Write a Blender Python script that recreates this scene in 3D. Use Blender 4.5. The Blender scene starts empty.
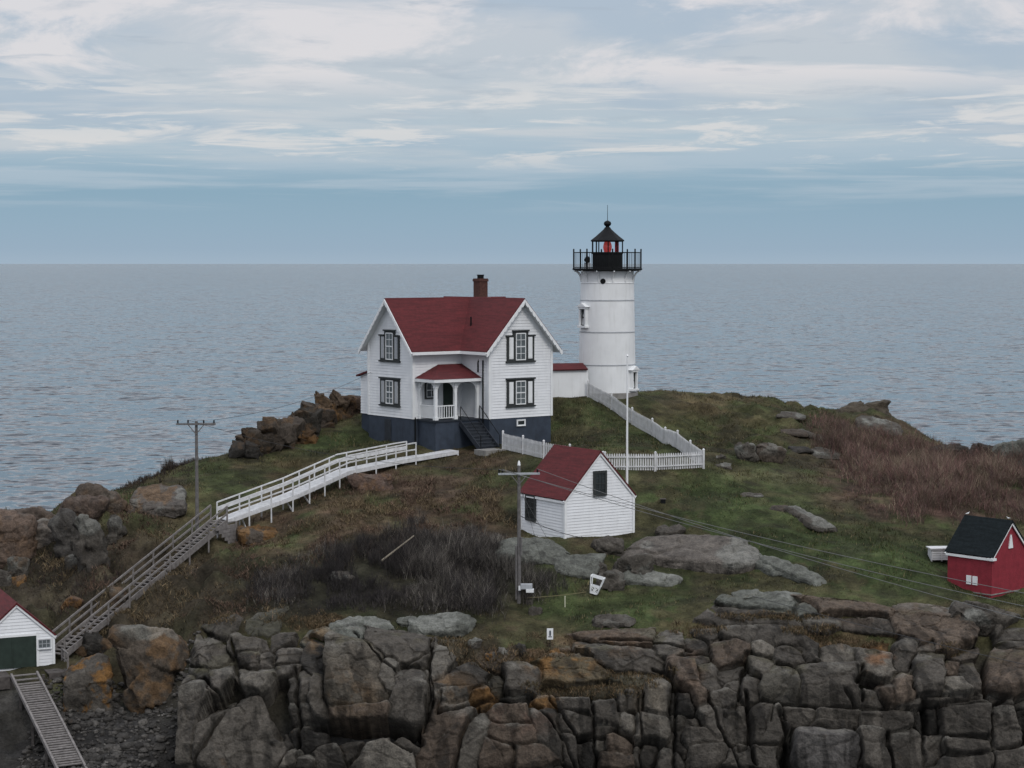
import bpy, math, random
import numpy as np
from mathutils import Matrix, Vector

random.seed(7)
RNG = np.random.default_rng(11)
R = math.radians
scene = bpy.context.scene
COL = scene.collection
W_, H_ = 1024, 768

# ------------------------------------------------------------------ camera
FPX = 2000.0
HC = 25.8
PITCH = math.atan(121.0 / FPX)
cam_d = bpy.data.cameras.new("camera")
cam_d.sensor_width = 36.0
cam_d.lens = FPX / 1024.0 * 36.0
cam_d.clip_start = 1.0
cam_d.clip_end = 80000.0
cam = bpy.data.objects.new("camera", cam_d)
COL.objects.link(cam)
cam.location = (0, 0, HC)
cam.rotation_euler = (R(90) - PITCH, 0, 0)
scene.camera = cam
CP, SP = math.cos(PITCH), math.sin(PITCH)


def W(px, py, Y):
    """point seen at pixel (px,py) that lies Y metres out"""
    a = (px - 512) / FPX
    b = (384 - py) / FPX
    dy = CP + b * SP
    dz = -SP + b * CP
    t = Y / dy
    return Vector((a * t, Y, HC + dz * t))


def proj(x, y, z):
    f = y * CP - (z - HC) * SP
    u = y * SP + (z - HC) * CP
    return 512 + FPX * x / f, 384 - FPX * u / f


# ------------------------------------------------------------------ noise
def _hash(ix, iy, iz, seed):
    h = (ix.astype(np.int64) * 374761393 + iy.astype(np.int64) * 668265263 + iz.astype(np.int64) * 2147483647 + seed * 974634777)
    h = (h ^ (h >> 13)) * 1274126177
    h = h & 0xFFFFFFFF
    h = ((h ^ (h >> 16)) * 2246822519) & 0xFFFFFFFF
    return ((h ^ (h >> 13)) & 0xFFFFFF) / float(0xFFFFFF)


def vnoise(x, y, z=0.0, seed=0):
    x = np.asarray(x, float); y = np.asarray(y, float)
    z = np.zeros_like(x) + z
    ix, iy, iz = np.floor(x), np.floor(y), np.floor(z)
    fx, fy, fz = x - ix, y - iy, z - iz
    fx = fx * fx * fx * (fx * (fx * 6 - 15) + 10); fy = fy * fy * fy * (fy * (fy * 6 - 15) + 10); fz = fz * fz * fz * (fz * (fz * 6 - 15) + 10)
    out = 0
    for a in (0, 1):
        for b in (0, 1):
            for c in (0, 1):
                w = (fx if a else 1 - fx) * (fy if b else 1 - fy) * (fz if c else 1 - fz)
                out = out + w * _hash(ix + a, iy + b, iz + c, seed)
    return out * 2 - 1


def fbm(x, y, z=0.0, oct=4, seed=0, gain=.5):
    s, a, f = 0, 1, 1
    for o in range(oct):
        s = s + a * vnoise(np.asarray(x) * f, np.asarray(y) * f, np.asarray(z) * f, seed + o * 17)
        a *= gain; f *= 2.03
    return s


def chips(x, y, z, cell, seed):
    """chipped planes: each random cell carries its own tilted plane"""
    x = np.asarray(x) / cell; y = np.asarray(y) / cell; z = np.asarray(z) / cell
    ix, iy, iz = np.floor(x), np.floor(y), np.floor(z)
    best = np.full(x.shape, 9.); val = np.zeros(x.shape)
    for a in (-1, 0, 1):
        for b in (-1, 0, 1):
            for c in (-1, 0, 1):
                jx, jy, jz = ix + a, iy + b, iz + c
                dx = x - jx - _hash(jx, jy, jz, seed); dy = y - jy - _hash(jx, jy, jz, seed + 1); dz = z - jz - _hash(jx, jy, jz, seed + 2)
                d = dx * dx + dy * dy + dz * dz
                k = d < best; best = np.where(k, d, best)
                v = dx * (_hash(jx, jy, jz, seed + 3) - .5) + dy * (_hash(jx, jy, jz, seed + 4) - .5) + dz * (_hash(jx, jy, jz, seed + 5) - .5) + .35 * (_hash(jx, jy, jz, seed + 6) - .5)
                val = np.where(k, v, val)
    return val


def sstep(a, b, x):
    t = np.clip((x - a) / (b - a), 0, 1)
    return t * t * (3 - 2 * t)


# ------------------------------------------------------------------ terrain
ANCH = [
    (606, 393, 150), (640, 393, 152), (560, 397, 149), (690, 394, 154), (740, 396, 156), (800, 407, 156), (840, 412, 156), (885, 415, 156), (905, 430, 153),
    (940, 450, 151), (985, 452, 149), (1024, 448, 149), (1090, 450, 148), (1150, 452, 146),
    (435, 445, 139), (362, 441, 142), (400, 447, 137), (490, 447, 137), (551, 442, 141.5), (520, 446, 138), (560, 420, 145), (600, 425, 143), (650, 430, 143), (585, 397, 148),
    (470, 430, 146), (430, 420, 148),
    (553, 399, 146.9), (570, 398, 147.4), (556, 432, 142.6), (704, 468, 130.5), (605, 471, 129), (552, 461, 131.5), (502, 449, 136),
    (380, 407, 149), (350, 416, 147), (300, 432, 144), (237, 454, 141), (180, 466, 137), (150, 483, 133),
    (105, 494, 131), (60, 508, 129), (0, 535, 128), (-60, 545, 128),
    (222, 545, 123), (300, 503, 127), (360, 482, 131), (420, 463, 135), (470, 455, 136), (197, 549, 122), (300, 470, 135), (250, 485, 131), (200, 505, 127),
    (350, 520, 123), (430, 500, 127.5), (500, 490, 128.5), (400, 550, 118), (470, 540, 119.5), (400, 580, 114), (330, 590, 112.5), (480, 600, 112), (280, 580, 114), (250, 555, 119),
    (565, 538, 119), (636, 534, 121.5), (520, 538, 121.5), (600, 520, 123.5), (660, 520, 123),
    (600, 600, 112), (680, 590, 113.5), (560, 625, 109.5), (640, 622, 109), (720, 585, 114),
    (760, 560, 117), (820, 560, 116), (900, 560, 115.5), (850, 500, 127), (760, 500, 126), (780, 465, 134), (850, 460, 139), (720, 430, 145), (900, 500, 128), (960, 510, 127), (1024, 520, 126),
    (960, 470, 140), (1024, 470, 140), (991, 596, 112), (950, 581, 115.5), (1038, 591, 113.5), (880, 585, 112.5), (1100, 590, 113), (1100, 520, 127),
    (740, 600, 110.6), (800, 606, 109.6), (900, 614, 109.2), (1000, 614, 109.6), (1080, 617, 109.6),
    (680, 630, 108.2), (600, 638, 107.7), (520, 642, 107.4), (470, 631, 108.2), (400, 628, 108.4), (330, 628, 108.4), (280, 614, 109.6), (230, 624, 109), (200, 642, 107.8),
    (150, 560, 119), (100, 580, 118), (60, 565, 121), (20, 555, 124), (20, 600, 117.5), (120, 625, 112.6), (165, 650, 109.6), (190, 605, 113.5), (-40, 610, 117),
    (0, 669, 108.5), (55, 670, 108.6), (60, 655, 110.4), (-50, 669, 108.5), (100, 662, 109.6), (150, 664, 109.2),
    (90, 708, 106.5), (150, 708, 106.5), (90, 740, 104), (150, 745, 103.5), (60, 768, 101.8), (150, 768, 101.8), (20, 720, 105), (-60, 730, 104.5),
]
PTS = [tuple(W(*a)) for a in ANCH]
for px in range(205, 1200, 70):          # under the cliff
    v = W(px, 700, 104.6); PTS.append((v.x, v.y, v.z - .5))
    v = W(px, 800, 102.6); PTS.append((v.x, v.y, v.z - .7))
    PTS.append((v.x, 98.5, -2.5))
PTS += [(-22, 99.5, .2), (-20, 152, 4), (-24, 150, 1.5), (-33, 139, 4), (-33, 147, -3), (-45, 138, -2), (-26, 158, -4), (-12, 160, 8), (-12, 170, -4), (5, 163, 12), (5, 174, -4), (20, 167, 10),
        (20, 178, -4), (33, 164, 6), (33, 172, -4), (48, 158, 6), (48, 168, -4), (-55, 122, -3), (-52, 108, -3), (-50, 100, -3), (-30, 98, -1.5), (-20, 98.5, -1.0), (62, 130, 8), (64, 112, 3), (75, 125, -2), (70, 150, 0), (65, 100, -3)]
PTS = np.array(PTS)
_P2 = PTS[:, :2]
_C = 1.5


def _phi(d2):
    return np.sqrt(d2 + _C * _C)


_n = len(PTS)
_A = np.zeros((_n + 3, _n + 3))
_A[:_n, :_n] = _phi(((_P2[:, None] - _P2[None]) ** 2).sum(-1)) - np.eye(_n) * 0.06
_A[:_n, _n] = 1; _A[:_n, _n + 1:] = _P2; _A[_n, :_n] = 1; _A[_n + 1:, :_n] = _P2.T
_w = np.linalg.solve(_A, np.concatenate([PTS[:, 2], [0, 0, 0]]))


def base_z(x, y):
    x = np.asarray(x, float); y = np.asarray(y, float)
    sh = x.shape; xf = x.ravel(); yf = y.ravel()
    out = np.empty_like(xf)
    for i in range(0, len(xf), 20000):
        X = xf[i:i + 20000]; Y = yf[i:i + 20000]
        d2 = (X[:, None] - _P2[None, :, 0]) ** 2 + (Y[:, None] - _P2[None, :, 1]) ** 2
        out[i:i + 20000] = _phi(d2) @ _w[:_n] + _w[_n] + X * _w[_n + 1] + Y * _w[_n + 2]
    return out.reshape(sh)


def blob(px, py, cx, cy, rx, ry, soft=.45):
    d = np.sqrt(((px - cx) / rx) ** 2 + ((py - cy) / ry) ** 2)
    return 1 - sstep(1 - soft, 1 + soft, d)


def terrain(x, y):
    z = base_z(x, y)
    px, py = proj(x, y, z)
    rough = np.clip(blob(px, py, 110, 590, 130, 70) + blob(px, py, 20, 540, 90, 60) + .6 * blob(px, py, 240, 600, 70, 50) + .6 * blob(px, py, 790, 420, 110, 40) + .5 * blob(px, py, 520, 665, 130, 28), 0, 1)
    shore = blob(px, py, 110, 745, 90, 45)
    n = fbm(x * .33, y * .33, 0, 4, 3) * .16 + fbm(x * 1.1, y * 1.1, 0, 3, 9) * .045
    n = n + rough * (1 - shore) * (np.abs(fbm(x * .4, y * .4, 0, 4, 21)) * 1.0 - .28)
    n = n * (1 - .85 * np.exp(-(((x - 5.2) / 4.2) ** 2 + ((y - 121) / 4.2) ** 2) ** 2))
    return z + n


def T(x, y):
    return float(terrain(np.array([x]), np.array([y]))[0])


_ys = np.linspace(98, 172, 1500)


def G(px, py):
    """first point of the ground on the line of sight through a pixel"""
    a = (px - 512) / FPX; b = (384 - py) / FPX
    dy = CP + b * SP; dz = -SP + b * CP
    xs = a * _ys / dy; zs = HC + dz * _ys / dy
    g = terrain(xs, _ys)
    k = np.argmax(zs <= g)
    if zs[k] > g[k]:
        k = int(np.argmin(zs - g))
    return Vector((xs[k], _ys[k], g[k]))


# ------------------------------------------------------------------ materials
def new_mat(name):
    m = bpy.data.materials.new(name); m.use_nodes = True
    nt = m.node_tree; b = nt.nodes['Principled BSDF']
    return m, nt, b


def mat(name, col, rough=.7, var=.15, scale=3.0, bump=0.0, bscale=20., metallic=0., spec=.3, dirt=0.0, courses=0.0):
    m, nt, b = new_mat(name)
    b.inputs['Roughness'].default_value = rough
    b.inputs['Metallic'].default_value = metallic
    b.inputs['Specular IOR Level'].default_value = spec
    tc = nt.nodes.new('ShaderNodeTexCoord')
    nz = nt.nodes.new('ShaderNodeTexNoise'); nz.inputs['Scale'].default_value = scale; nz.inputs['Detail'].default_value = 5
    nt.links.new(tc.outputs['Object'], nz.inputs['Vector'])
    rp = nt.nodes.new('ShaderNodeValToRGB')
    rp.color_ramp.elements[0].position = .3; rp.color_ramp.elements[1].position = .7
    rp.color_ramp.elements[0].color = [c * (1 - var) for c in col] + [1]
    rp.color_ramp.elements[1].color = [min(1, c * (1 + var)) for c in col] + [1]
    nt.links.new(nz.outputs['Fac'], rp.inputs['Fac'])
    out = rp.outputs['Color']
    if dirt:
        mp = nt.nodes.new('ShaderNodeMapping'); mp.inputs['Scale'].default_value = (3.0, 3.0, .35)
        nt.links.new(tc.outputs['Object'], mp.inputs['Vector'])
        n2 = nt.nodes.new('ShaderNodeTexNoise'); n2.inputs['Scale'].default_value = 1.6; n2.inputs['Detail'].default_value = 6
        nt.links.new(mp.outputs['Vector'], n2.inputs['Vector'])
        mr = nt.nodes.new('ShaderNodeMapRange'); mr.inputs['From Min'].default_value = .52; mr.inputs['From Max'].default_value = .75
        mr.inputs['To Max'].default_value = dirt
        nt.links.new(n2.outputs['Fac'], mr.inputs['Value'])
        mx = nt.nodes.new('ShaderNodeMixRGB'); mx.inputs['Color2'].default_value = (col[0] * .45, col[1] * .43, col[2] * .38, 1)
        nt.links.new(mr.outputs['Result'], mx.inputs['Fac']); nt.links.new(out, mx.inputs['Color1'])
        out = mx.outputs['Color']
    if courses:                                          # shingle courses: each a slightly different batch, tabs along it
        for sc, lo, amt in (((.9, .9, 11), .44, courses), ((.25, .25, 1.1), .5, courses * .7)):
            mp = nt.nodes.new('ShaderNodeMapping'); mp.inputs['Scale'].default_value = sc; nt.links.new(tc.outputs['Object'], mp.inputs['Vector'])
            n2 = nt.nodes.new('ShaderNodeTexNoise'); n2.inputs['Scale'].default_value = 1.0; n2.inputs['Detail'].default_value = 3; nt.links.new(mp.outputs['Vector'], n2.inputs['Vector'])
            mr = nt.nodes.new('ShaderNodeMapRange'); mr.inputs['From Min'].default_value = lo; mr.inputs['From Max'].default_value = lo + .16; mr.inputs['To Max'].default_value = amt * 1.6; nt.links.new(n2.outputs['Fac'], mr.inputs['Value'])
            mx = nt.nodes.new('ShaderNodeMixRGB'); mx.inputs['Color2'].default_value = (col[0] * .45, col[1] * .5, col[2] * .5, 1); nt.links.new(mr.outputs['Result'], mx.inputs['Fac']); nt.links.new(out, mx.inputs['Color1']); out = mx.outputs['Color']
    nt.links.new(out, b.inputs['Base Color'])
    if bump:
        n3 = nt.nodes.new('ShaderNodeTexNoise'); n3.inputs['Scale'].default_value = bscale; n3.inputs['Detail'].default_value = 4
        nt.links.new(tc.outputs['Object'], n3.inputs['Vector'])
        bp = nt.nodes.new('ShaderNodeBump'); bp.inputs['Strength'].default_value = bump; bp.inputs['Distance'].default_value = .03
        nt.links.new(n3.outputs['Fac'], bp.inputs['Height']); nt.links.new(bp.outputs['Normal'], b.inputs['Normal'])
    return m


def attr_mat(name, rough=.9, var=.35, scale=2.5, fine=14., bump=.5, bdist=.06, spec=.15, rock=False):
    """colour from the mesh's own 'Col' attribute, broken up by noise"""
    m, nt, b = new_mat(name)
    b.inputs['Roughness'].default_value = rough; b.inputs['Specular IOR Level'].default_value = spec
    at = nt.nodes.new('ShaderNodeAttribute'); at.attribute_name = 'Col'
    geo = nt.nodes.new('ShaderNodeNewGeometry')
    oi = nt.nodes.new('ShaderNodeObjectInfo')
    n1 = nt.nodes.new('ShaderNodeTexNoise'); n1.inputs['Scale'].default_value = scale; n1.inputs['Detail'].default_value = 8; n1.inputs['Roughness'].default_value = .65
    nt.links.new(geo.outputs['Position'], n1.inputs['Vector'])
    n2 = nt.nodes.new('ShaderNodeTexNoise'); n2.inputs['Scale'].default_value = fine; n2.inputs['Detail'].default_value = 5
    nt.links.new(geo.outputs['Position'], n2.inputs['Vector'])
    mr = nt.nodes.new('ShaderNodeMapRange'); mr.inputs['From Min'].default_value = .32; mr.inputs['From Max'].default_value = .68
    mr.inputs['To Min'].default_value = 1 - var; mr.inputs['To Max'].default_value = 1 + var
    nt.links.new(n1.outputs['Fac'], mr.inputs['Value'])
    mr2 = nt.nodes.new('ShaderNodeMapRange'); mr2.inputs['From Min'].default_value = .3; mr2.inputs['From Max'].default_value = .7
    mr2.inputs['To Min'].default_value = 1 - var * .6; mr2.inputs['To Max'].default_value = 1 + var * .6
    nt.links.new(n2.outputs['Fac'], mr2.inputs['Value'])
    mu = nt.nodes.new('ShaderNodeMath'); mu.operation = 'MULTIPLY'
    nt.links.new(mr.outputs['Result'], mu.inputs[0]); nt.links.new(mr2.outputs['Result'], mu.inputs[1])
    vm = nt.nodes.new('ShaderNodeVectorMath'); vm.operation = 'SCALE'
    nt.links.new(at.outputs['Color'], vm.inputs[0]); nt.links.new(mu.outputs['Value'], vm.inputs['Scale'])
    out = vm.outputs['Vector']
    if rock:
        # pale and dark lichen crusts, rust stains: blotches with a shape of their own
        def blotch(sc, lo, hi, colr, amt, off):
            nonlocal out
            mp = nt.nodes.new('ShaderNodeMapping'); mp.inputs['Location'].default_value = off
            nt.links.new(geo.outputs['Position'], mp.inputs['Vector'])
            n = nt.nodes.new('ShaderNodeTexNoise'); n.inputs['Scale'].default_value = sc; n.inputs['Detail'].default_value = 9; n.inputs['Roughness'].default_value = .7
            nt.links.new(mp.outputs['Vector'], n.inputs['Vector'])
            r = nt.nodes.new('ShaderNodeMapRange'); r.inputs['From Min'].default_value = lo; r.inputs['From Max'].default_value = hi; r.inputs['To Max'].default_value = amt
            nt.links.new(n.outputs['Fac'], r.inputs['Value'])
            x = nt.nodes.new('ShaderNodeMixRGB'); x.inputs['Color2'].default_value = (*colr, 1)
            nt.links.new(r.outputs['Result'], x.inputs['Fac']); nt.links.new(out, x.inputs['Color1'])
            out = x.outputs['Color']
        blotch(.9, .55, .68, (.020, .019, .018), .75, (3, 7, 1))
        blotch(2.2, .60, .70, (.12, .115, .10), .40, (13, 2, 5))
        blotch(.6, .63, .72, (.095, .062, .035), .45, (1, 22, 9))
    nt.links.new(out, b.inputs['Base Color'])
    bp = nt.nodes.new('ShaderNodeBump'); bp.inputs['Strength'].default_value = bump; bp.inputs['Distance'].default_value = bdist
    nt.links.new(n2.outputs['Fac'], bp.inputs['Height'])
    bp2 = nt.nodes.new('ShaderNodeBump'); bp2.inputs['Strength'].default_value = bump; bp2.inputs['Distance'].default_value = bdist * 2.5
    nt.links.new(n1.outputs['Fac'], bp2.inputs['Height']); nt.links.new(bp.outputs['Normal'], bp2.inputs['Normal'])
    nt.links.new(bp2.outputs['Normal'], b.inputs['Normal'])
    return m


M = {}
M['white'] = mat('white_paint', (.67, .69, .71), .55, .05, 1.5, dirt=.10)
M['tower'] = mat('white_masonry_paint', (.67, .69, .70), .6, .07, .8, dirt=.16, bump=.1, bscale=12)
M['trim'] = mat('white_trim_paint', (.67, .69, .70), .5, .05, 2)
M['fence'] = mat('white_fence_paint', (.51, .52, .53), .6, .14, 3, dirt=.35)
M['red_roof'] = mat('red_shingle', (.086, .0130, .0150), .85, .16, 5, bump=.5, bscale=14, courses=.3)
M['dark_roof'] = mat('dark_shingle', (.009, .013, .015), .9, .25, 5, bump=.5, bscale=14, courses=.35, spec=.12)
M['blue'] = mat('blue_grey_basement_paint', (.032, .043, .062), .7, .2, 2, dirt=.3)
M['stepblue'] = mat('dark_step_paint', (.022, .027, .035), .65, .25, 4)
M['darkframe'] = mat('dark_green_grey_trim', (.028, .032, .032), .6, .2, 6)
M['glass'] = mat('window_glass', (.085, .10, .105), .08, .35, 1.2, spec=.6)
M['darkglass'] = mat('dark_window_glass', (.022, .027, .028), .08, .35, 1.2, spec=.5)
M['black'] = mat('black_iron_paint', (.007, .008, .009), .65, .2, 4, spec=.12)
M['brick'] = mat('chimney_brick', (.070, .031, .024), .85, .35, 9, bump=.5, bscale=18)
M['redpaint'] = mat('red_painted_brick', (.20, .021, .032), .75, .14, 3, bump=.35, bscale=10, dirt=.15)
M['green'] = mat('dark_green_door_paint', (.018, .030, .024), .65, .2, 3)
M['wood'] = mat('weathered_grey_wood', (.155, .145, .140), .85, .3, 5, dirt=.3)
M['darkwood'] = mat('dark_wet_wood', (.065, .058, .054), .85, .35, 5)
M['pole'] = mat('pole_timber', (.115, .110, .108), .85, .25, 6)
M['wire'] = mat('wire_black', (.03, .03, .032), .5, .1, 4)
M['wirepale'] = mat('wire_aluminium', (.11, .112, .11), .5, .1, 4)
M['metal'] = mat('galvanised_metal', (.33, .35, .37), .45, .12, 6)
M['concrete'] = mat('concrete', (.19, .185, .175), .9, .2, 4)
M['rope'] = mat('tan_rope', (.16, .14, .08), .9, .1, 4)
M['yellowpaint'] = mat('cream_stake_paint', (.42, .42, .32), .7, .1, 4)
M['pink'] = mat('lens_red', (.5, .02, .03), .2, .1, 3)
M['deadwood'] = mat('bleached_wood', (.17, .15, .115), .85, .25, 5)
M['rock'] = attr_mat('granite', .88, .44, 1.9, 11., .85, .06, .2, rock=True)
M['ground'] = attr_mat('turf_and_soil', .95, .38, 1.3, 7., .8, .10, .1)
M['veg'] = attr_mat('grass_blades', .85, .25, 1.2, 6., 0, .01, .12)
# glowing red lens, the one lit lamp
m, nt, b = new_mat('red_lens_lit'); b.inputs['Base Color'].default_value = (.5, .03, .04, 1)
b.inputs['Emission Color'].default_value = (1, .16, .14, 1); b.inputs['Emission Strength'].default_value = .16
b.inputs['Roughness'].default_value = .15; M['lens'] = m
m, nt, b = new_mat('lantern_glass'); b.inputs['Base Color'].default_value = (.95, .98, 1, 1); b.inputs['Roughness'].default_value = .02
b.inputs['Transmission Weight'].default_value = 1.0; b.inputs['IOR'].default_value = 1.05; M['lglass'] = m


# ------------------------------------------------------------------ mesh building
class MB:
    def __init__(s): s.v = []; s.f = []
    def add(s, vs, fs, mtx=None):
        o = len(s.v)
        for p in vs:
            p = Vector(p)
            s.v.append(tuple(mtx @ p) if mtx is not None else tuple(p))
        s.f += [tuple(i + o for i in f) for f in fs]
    def poly(s, pts): s.add(pts, [tuple(range(len(pts)))])
    def box(s, lo, hi, mtx=None):
        x0, y0, z0 = lo; x1, y1, z1 = hi
        s.add([(x0, y0, z0), (x1, y0, z0), (x1, y1, z0), (x0, y1, z0), (x0, y0, z1), (x1, y0, z1), (x1, y1, z1), (x0, y1, z1)],
              [(3, 2, 1, 0), (4, 5, 6, 7), (0, 1, 5, 4), (1, 2, 6, 5), (2, 3, 7, 6), (3, 0, 4, 7)], mtx)
    def tube(s, p0, p1, r0, r1=None, n=8):
        r1 = r0 if r1 is None else r1
        p0 = Vector(p0); p1 = Vector(p1); d = (p1 - p0)
        if d.length < 1e-6: return
        d.normalize()
        a = d.orthogonal().normalized(); b = d.cross(a)
        vs = []
        for p, r in ((p0, r0), (p1, r1)):
            for k in range(n):
                t = 2 * math.pi * k / n
                vs.append(p + (a * math.cos(t) + b * math.sin(t)) * r)
        fs = [(k, (k + 1) % n, n + (k + 1) % n, n + k) for k in range(n)] + [tuple(range(n - 1, -1, -1)), tuple(range(n, 2 * n))]
        s.add(vs, fs)
    def lathe(s, prof, n=32, c=(0, 0, 0)):
        vs = []; fs = []
        for r, z in prof:
            for k in range(n):
                t = 2 * math.pi * (k + .5) / n
                vs.append((c[0] + r * math.cos(t), c[1] + r * math.sin(t), c[2] + z))
        for i in range(len(prof) - 1):
            for k in range(n):
                a = i * n + k; b_ = i * n + (k + 1) % n
                fs.append((a, b_, b_ + n, a + n))
        fs.append(tuple(range(n - 1, -1, -1))); q = (len(prof) - 1) * n
        fs.append(tuple(range(q, q + n)))
        s.add(vs, fs)
    def beam(s, p0, p1, w, h):
        """rectangular bar, w across, h upright"""
        p0 = Vector(p0); p1 = Vector(p1); d = (p1 - p0).normalized()
        up = Vector((0, 0, 1))
        if abs(d.z) > .95: up = Vector((0, 1, 0))
        a = d.cross(up).normalized(); u = a.cross(d).normalized()
        vs = []
        for p in (p0, p1):
            for sx, sz in ((-1, -1), (1, -1), (1, 1), (-1, 1)):
                vs.append(p + a * (sx * w / 2) + u * (sz * h / 2))
        s.add(vs, [(0, 1, 2, 3), (7, 6, 5, 4), (0, 4, 5, 1), (1, 5, 6, 2), (2, 6, 7, 3), (3, 7, 4, 0)])
    def slab(s, quad, th):
        """quad (top face) thickened downwards along its normal"""
        q = [Vector(p) for p in quad]
        n = (q[1] - q[0]).cross(q[2] - q[0]).normalized()
        if n.z < 0: q.reverse(); n = -n
        k = len(q); vs = q + [p - n * th for p in q]
        fs = [tuple(range(k)), tuple(range(2 * k - 1, k - 1, -1))] + [(i, i + k, (i + 1) % k + k, (i + 1) % k) for i in range(k)]
        s.add(vs, fs)
    def build(s, name, m, parent=None, smooth=False):
        me = bpy.data.meshes.new(name); me.from_pydata(s.v, [], s.f); me.materials.append(m)
        if smooth:
            me.polygons.foreach_set('use_smooth', [True] * len(me.polygons))
            me.set_sharp_from_angle(angle=R(35))
        me.update()
        o = bpy.data.objects.new(name, me); COL.objects.link(o)
        if parent is not None: o.parent = parent
        return o


def tag(o, label=None, cat=None, group=None, kind=None):
    if label: o['label'] = label
    if cat: o['category'] = cat
    if group: o['group'] = group
    if kind: o['kind'] = kind
    return o


def thing(name, label, cat, loc, rz=0, group=None):
    o = bpy.data.objects.new(name, None); COL.objects.link(o)
    o.location = loc; o.rotation_euler = (0, 0, rz); o.empty_display_size = .3
    return tag(o, label, cat, group)


def np_mesh(name, verts, faces, m, cols=None, smooth=True):
    """faces: (n,3) or (n,4) int array; cols: per-vertex rgb"""
    me = bpy.data.meshes.new(name)
    k = faces.shape[1]
    me.vertices.add(len(verts)); me.vertices.foreach_set('co', np.ascontiguousarray(verts, np.float32).ravel())
    me.loops.add(faces.size); me.loops.foreach_set('vertex_index', np.ascontiguousarray(faces, np.int32).ravel())
    me.polygons.add(len(faces)); me.polygons.foreach_set('loop_start', np.arange(0, faces.size, k, dtype=np.int32))
    me.polygons.foreach_set('use_smooth', np.full(len(faces), smooth))
    if cols is not None:
        ca = me.color_attributes.new('Col', 'FLOAT_COLOR', 'POINT')
        c4 = np.ones((len(verts), 4), np.float32); c4[:, :3] = cols
        ca.data.foreach_set('color', c4.ravel())
    me.materials.append(m); me.update(calc_edges=True); me.validate()
    o = bpy.data.objects.new(name, me); COL.objects.link(o)
    return o


def clip_band(poly, z0, z1):
    def cl(ps, f):
        out = []
        for i in range(len(ps)):
            a, b_ = ps[i], ps[(i + 1) % len(ps)]
            fa, fb = f(a), f(b_)
            if fa >= 0: out.append(a)
            if (fa > 0 > fb) or (fa < 0 < fb):
                t = fa / (fa - fb); out.append((a[0] + (b_[0] - a[0]) * t, a[1] + (b_[1] - a[1]) * t))
        return out
    p = cl(poly, lambda q: q[1] - z0)
    return cl(p, lambda q: z1 - q[1]) if len(p) > 2 else []


def siding(mb, p0, p1, poly, board=.20, out=.036):
    """clapboards: poly in (along, z), wall from p0 to p1 seen left to right from outside"""
    d = Vector((p1[0] - p0[0], p1[1] - p0[1], 0)); d.normalize(); n = Vector((d.y, -d.x, 0))
    zs = [q[1] for q in poly]; z = min(zs); top = max(zs)
    def at(q, o): return Vector((p0[0], p0[1], 0)) + d * q[0] + Vector((0, 0, q[1])) + n * o
    while z < top - 1e-4:
        z1 = min(z + board, top)
        c = clip_band(poly, z, z1)
        if len(c) > 2:
            f = [at(q, out * (1 - (q[1] - z) / board) + .01) for q in c]
            mb.poly(f)
            low = [q for q in c if abs(q[1] - z) < 1e-6]
            if len(low) >= 2:
                a = min(low); b_ = max(low)
                mb.poly([at(a, .005), at(b_, .005), at(b_, out + .01), at(a, out + .01)])
        z = z1


def wall_frame(p0, p1, s, z, off=0.0):
    """matrix: x along the wall, y outwards, z up, at distance s along it"""
    d = Vector((p1[0] - p0[0], p1[1] - p0[1], 0)); d.normalize(); n = Vector((d.y, -d.x, 0))
    o = Vector((p0[0], p0[1], 0)) + d * s + n * off
    return Matrix(((d.x, n.x, 0, o.x), (d.y, n.y, 0, o.y), (0, 0, 1, z), (0, 0, 0, 1)))


def sash_window(parent, mtx, w, h, cols=2, rows=4, fr='trim', mid=True, case='darkframe', cw=.12, glass='glass'):
    """cased sash window: case is the part, sash bars and pane are its pieces. mtx origin = centre"""
    c = MB()
    c.box((-w / 2 - cw, -.02, -h / 2 - cw), (-w / 2, .075, h / 2 + cw), mtx); c.box((w / 2, -.02, -h / 2 - cw), (w / 2 + cw, .075, h / 2 + cw), mtx)
    c.box((-w / 2, -.02, h / 2), (w / 2, .072, h / 2 + cw), mtx); c.box((-w / 2 - .04, -.02, -h / 2 - cw), (w / 2 + .04, .10, -h / 2), mtx)
    o = c.build('window', M[case], parent)
    f = MB(); t = .045
    f.box((-w / 2, 0, -h / 2), (-w / 2 + t, .06, h / 2), mtx); f.box((w / 2 - t, 0, -h / 2), (w / 2, .06, h / 2), mtx)
    f.box((-w / 2 + t, 0, h / 2 - t), (w / 2 - t, .06, h / 2), mtx); f.box((-w / 2 + t, 0, -h / 2), (w / 2 - t, .06, -h / 2 + t), mtx)
    if mid: f.box((-w / 2 + t, 0, -.03), (w / 2 - t, .064, .03), mtx)
    for i in range(1, cols):
        x = -w / 2 + w * i / cols; f.box((x - .014, 0, -h / 2 + t), (x + .014, .052, h / 2 - t), mtx)
    for j in range(1, rows):
        z = -h / 2 + h * j / rows
        if mid and abs(z) < .05: continue
        f.box((-w / 2 + t, 0, z - .014), (w / 2 - t, .05, z + .014), mtx)
    f.build('sash', M[fr], o)
    g = MB(); g.box((-w / 2 + .01, .005, -h / 2 + .01), (w / 2 - .01, .03, h / 2 - .01), mtx); g.build('pane', M[glass], o)
    return o


# ------------------------------------------------------------------ ground colours
GRASS = np.array([.043, .052, .022]); GRASS2 = np.array([.036, .050, .019]); OLIVE = np.array([.051, .049, .025])
DIRT = np.array([.075, .052, .035]); DARKSOIL = np.array([.022, .020, .015]); TAN = np.array([.115, .082, .048]); PEB = np.array([.040, .039, .038])
REDB = np.array([.075, .044, .037]); ROCKG = np.array([.060, .056, .050])


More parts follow.
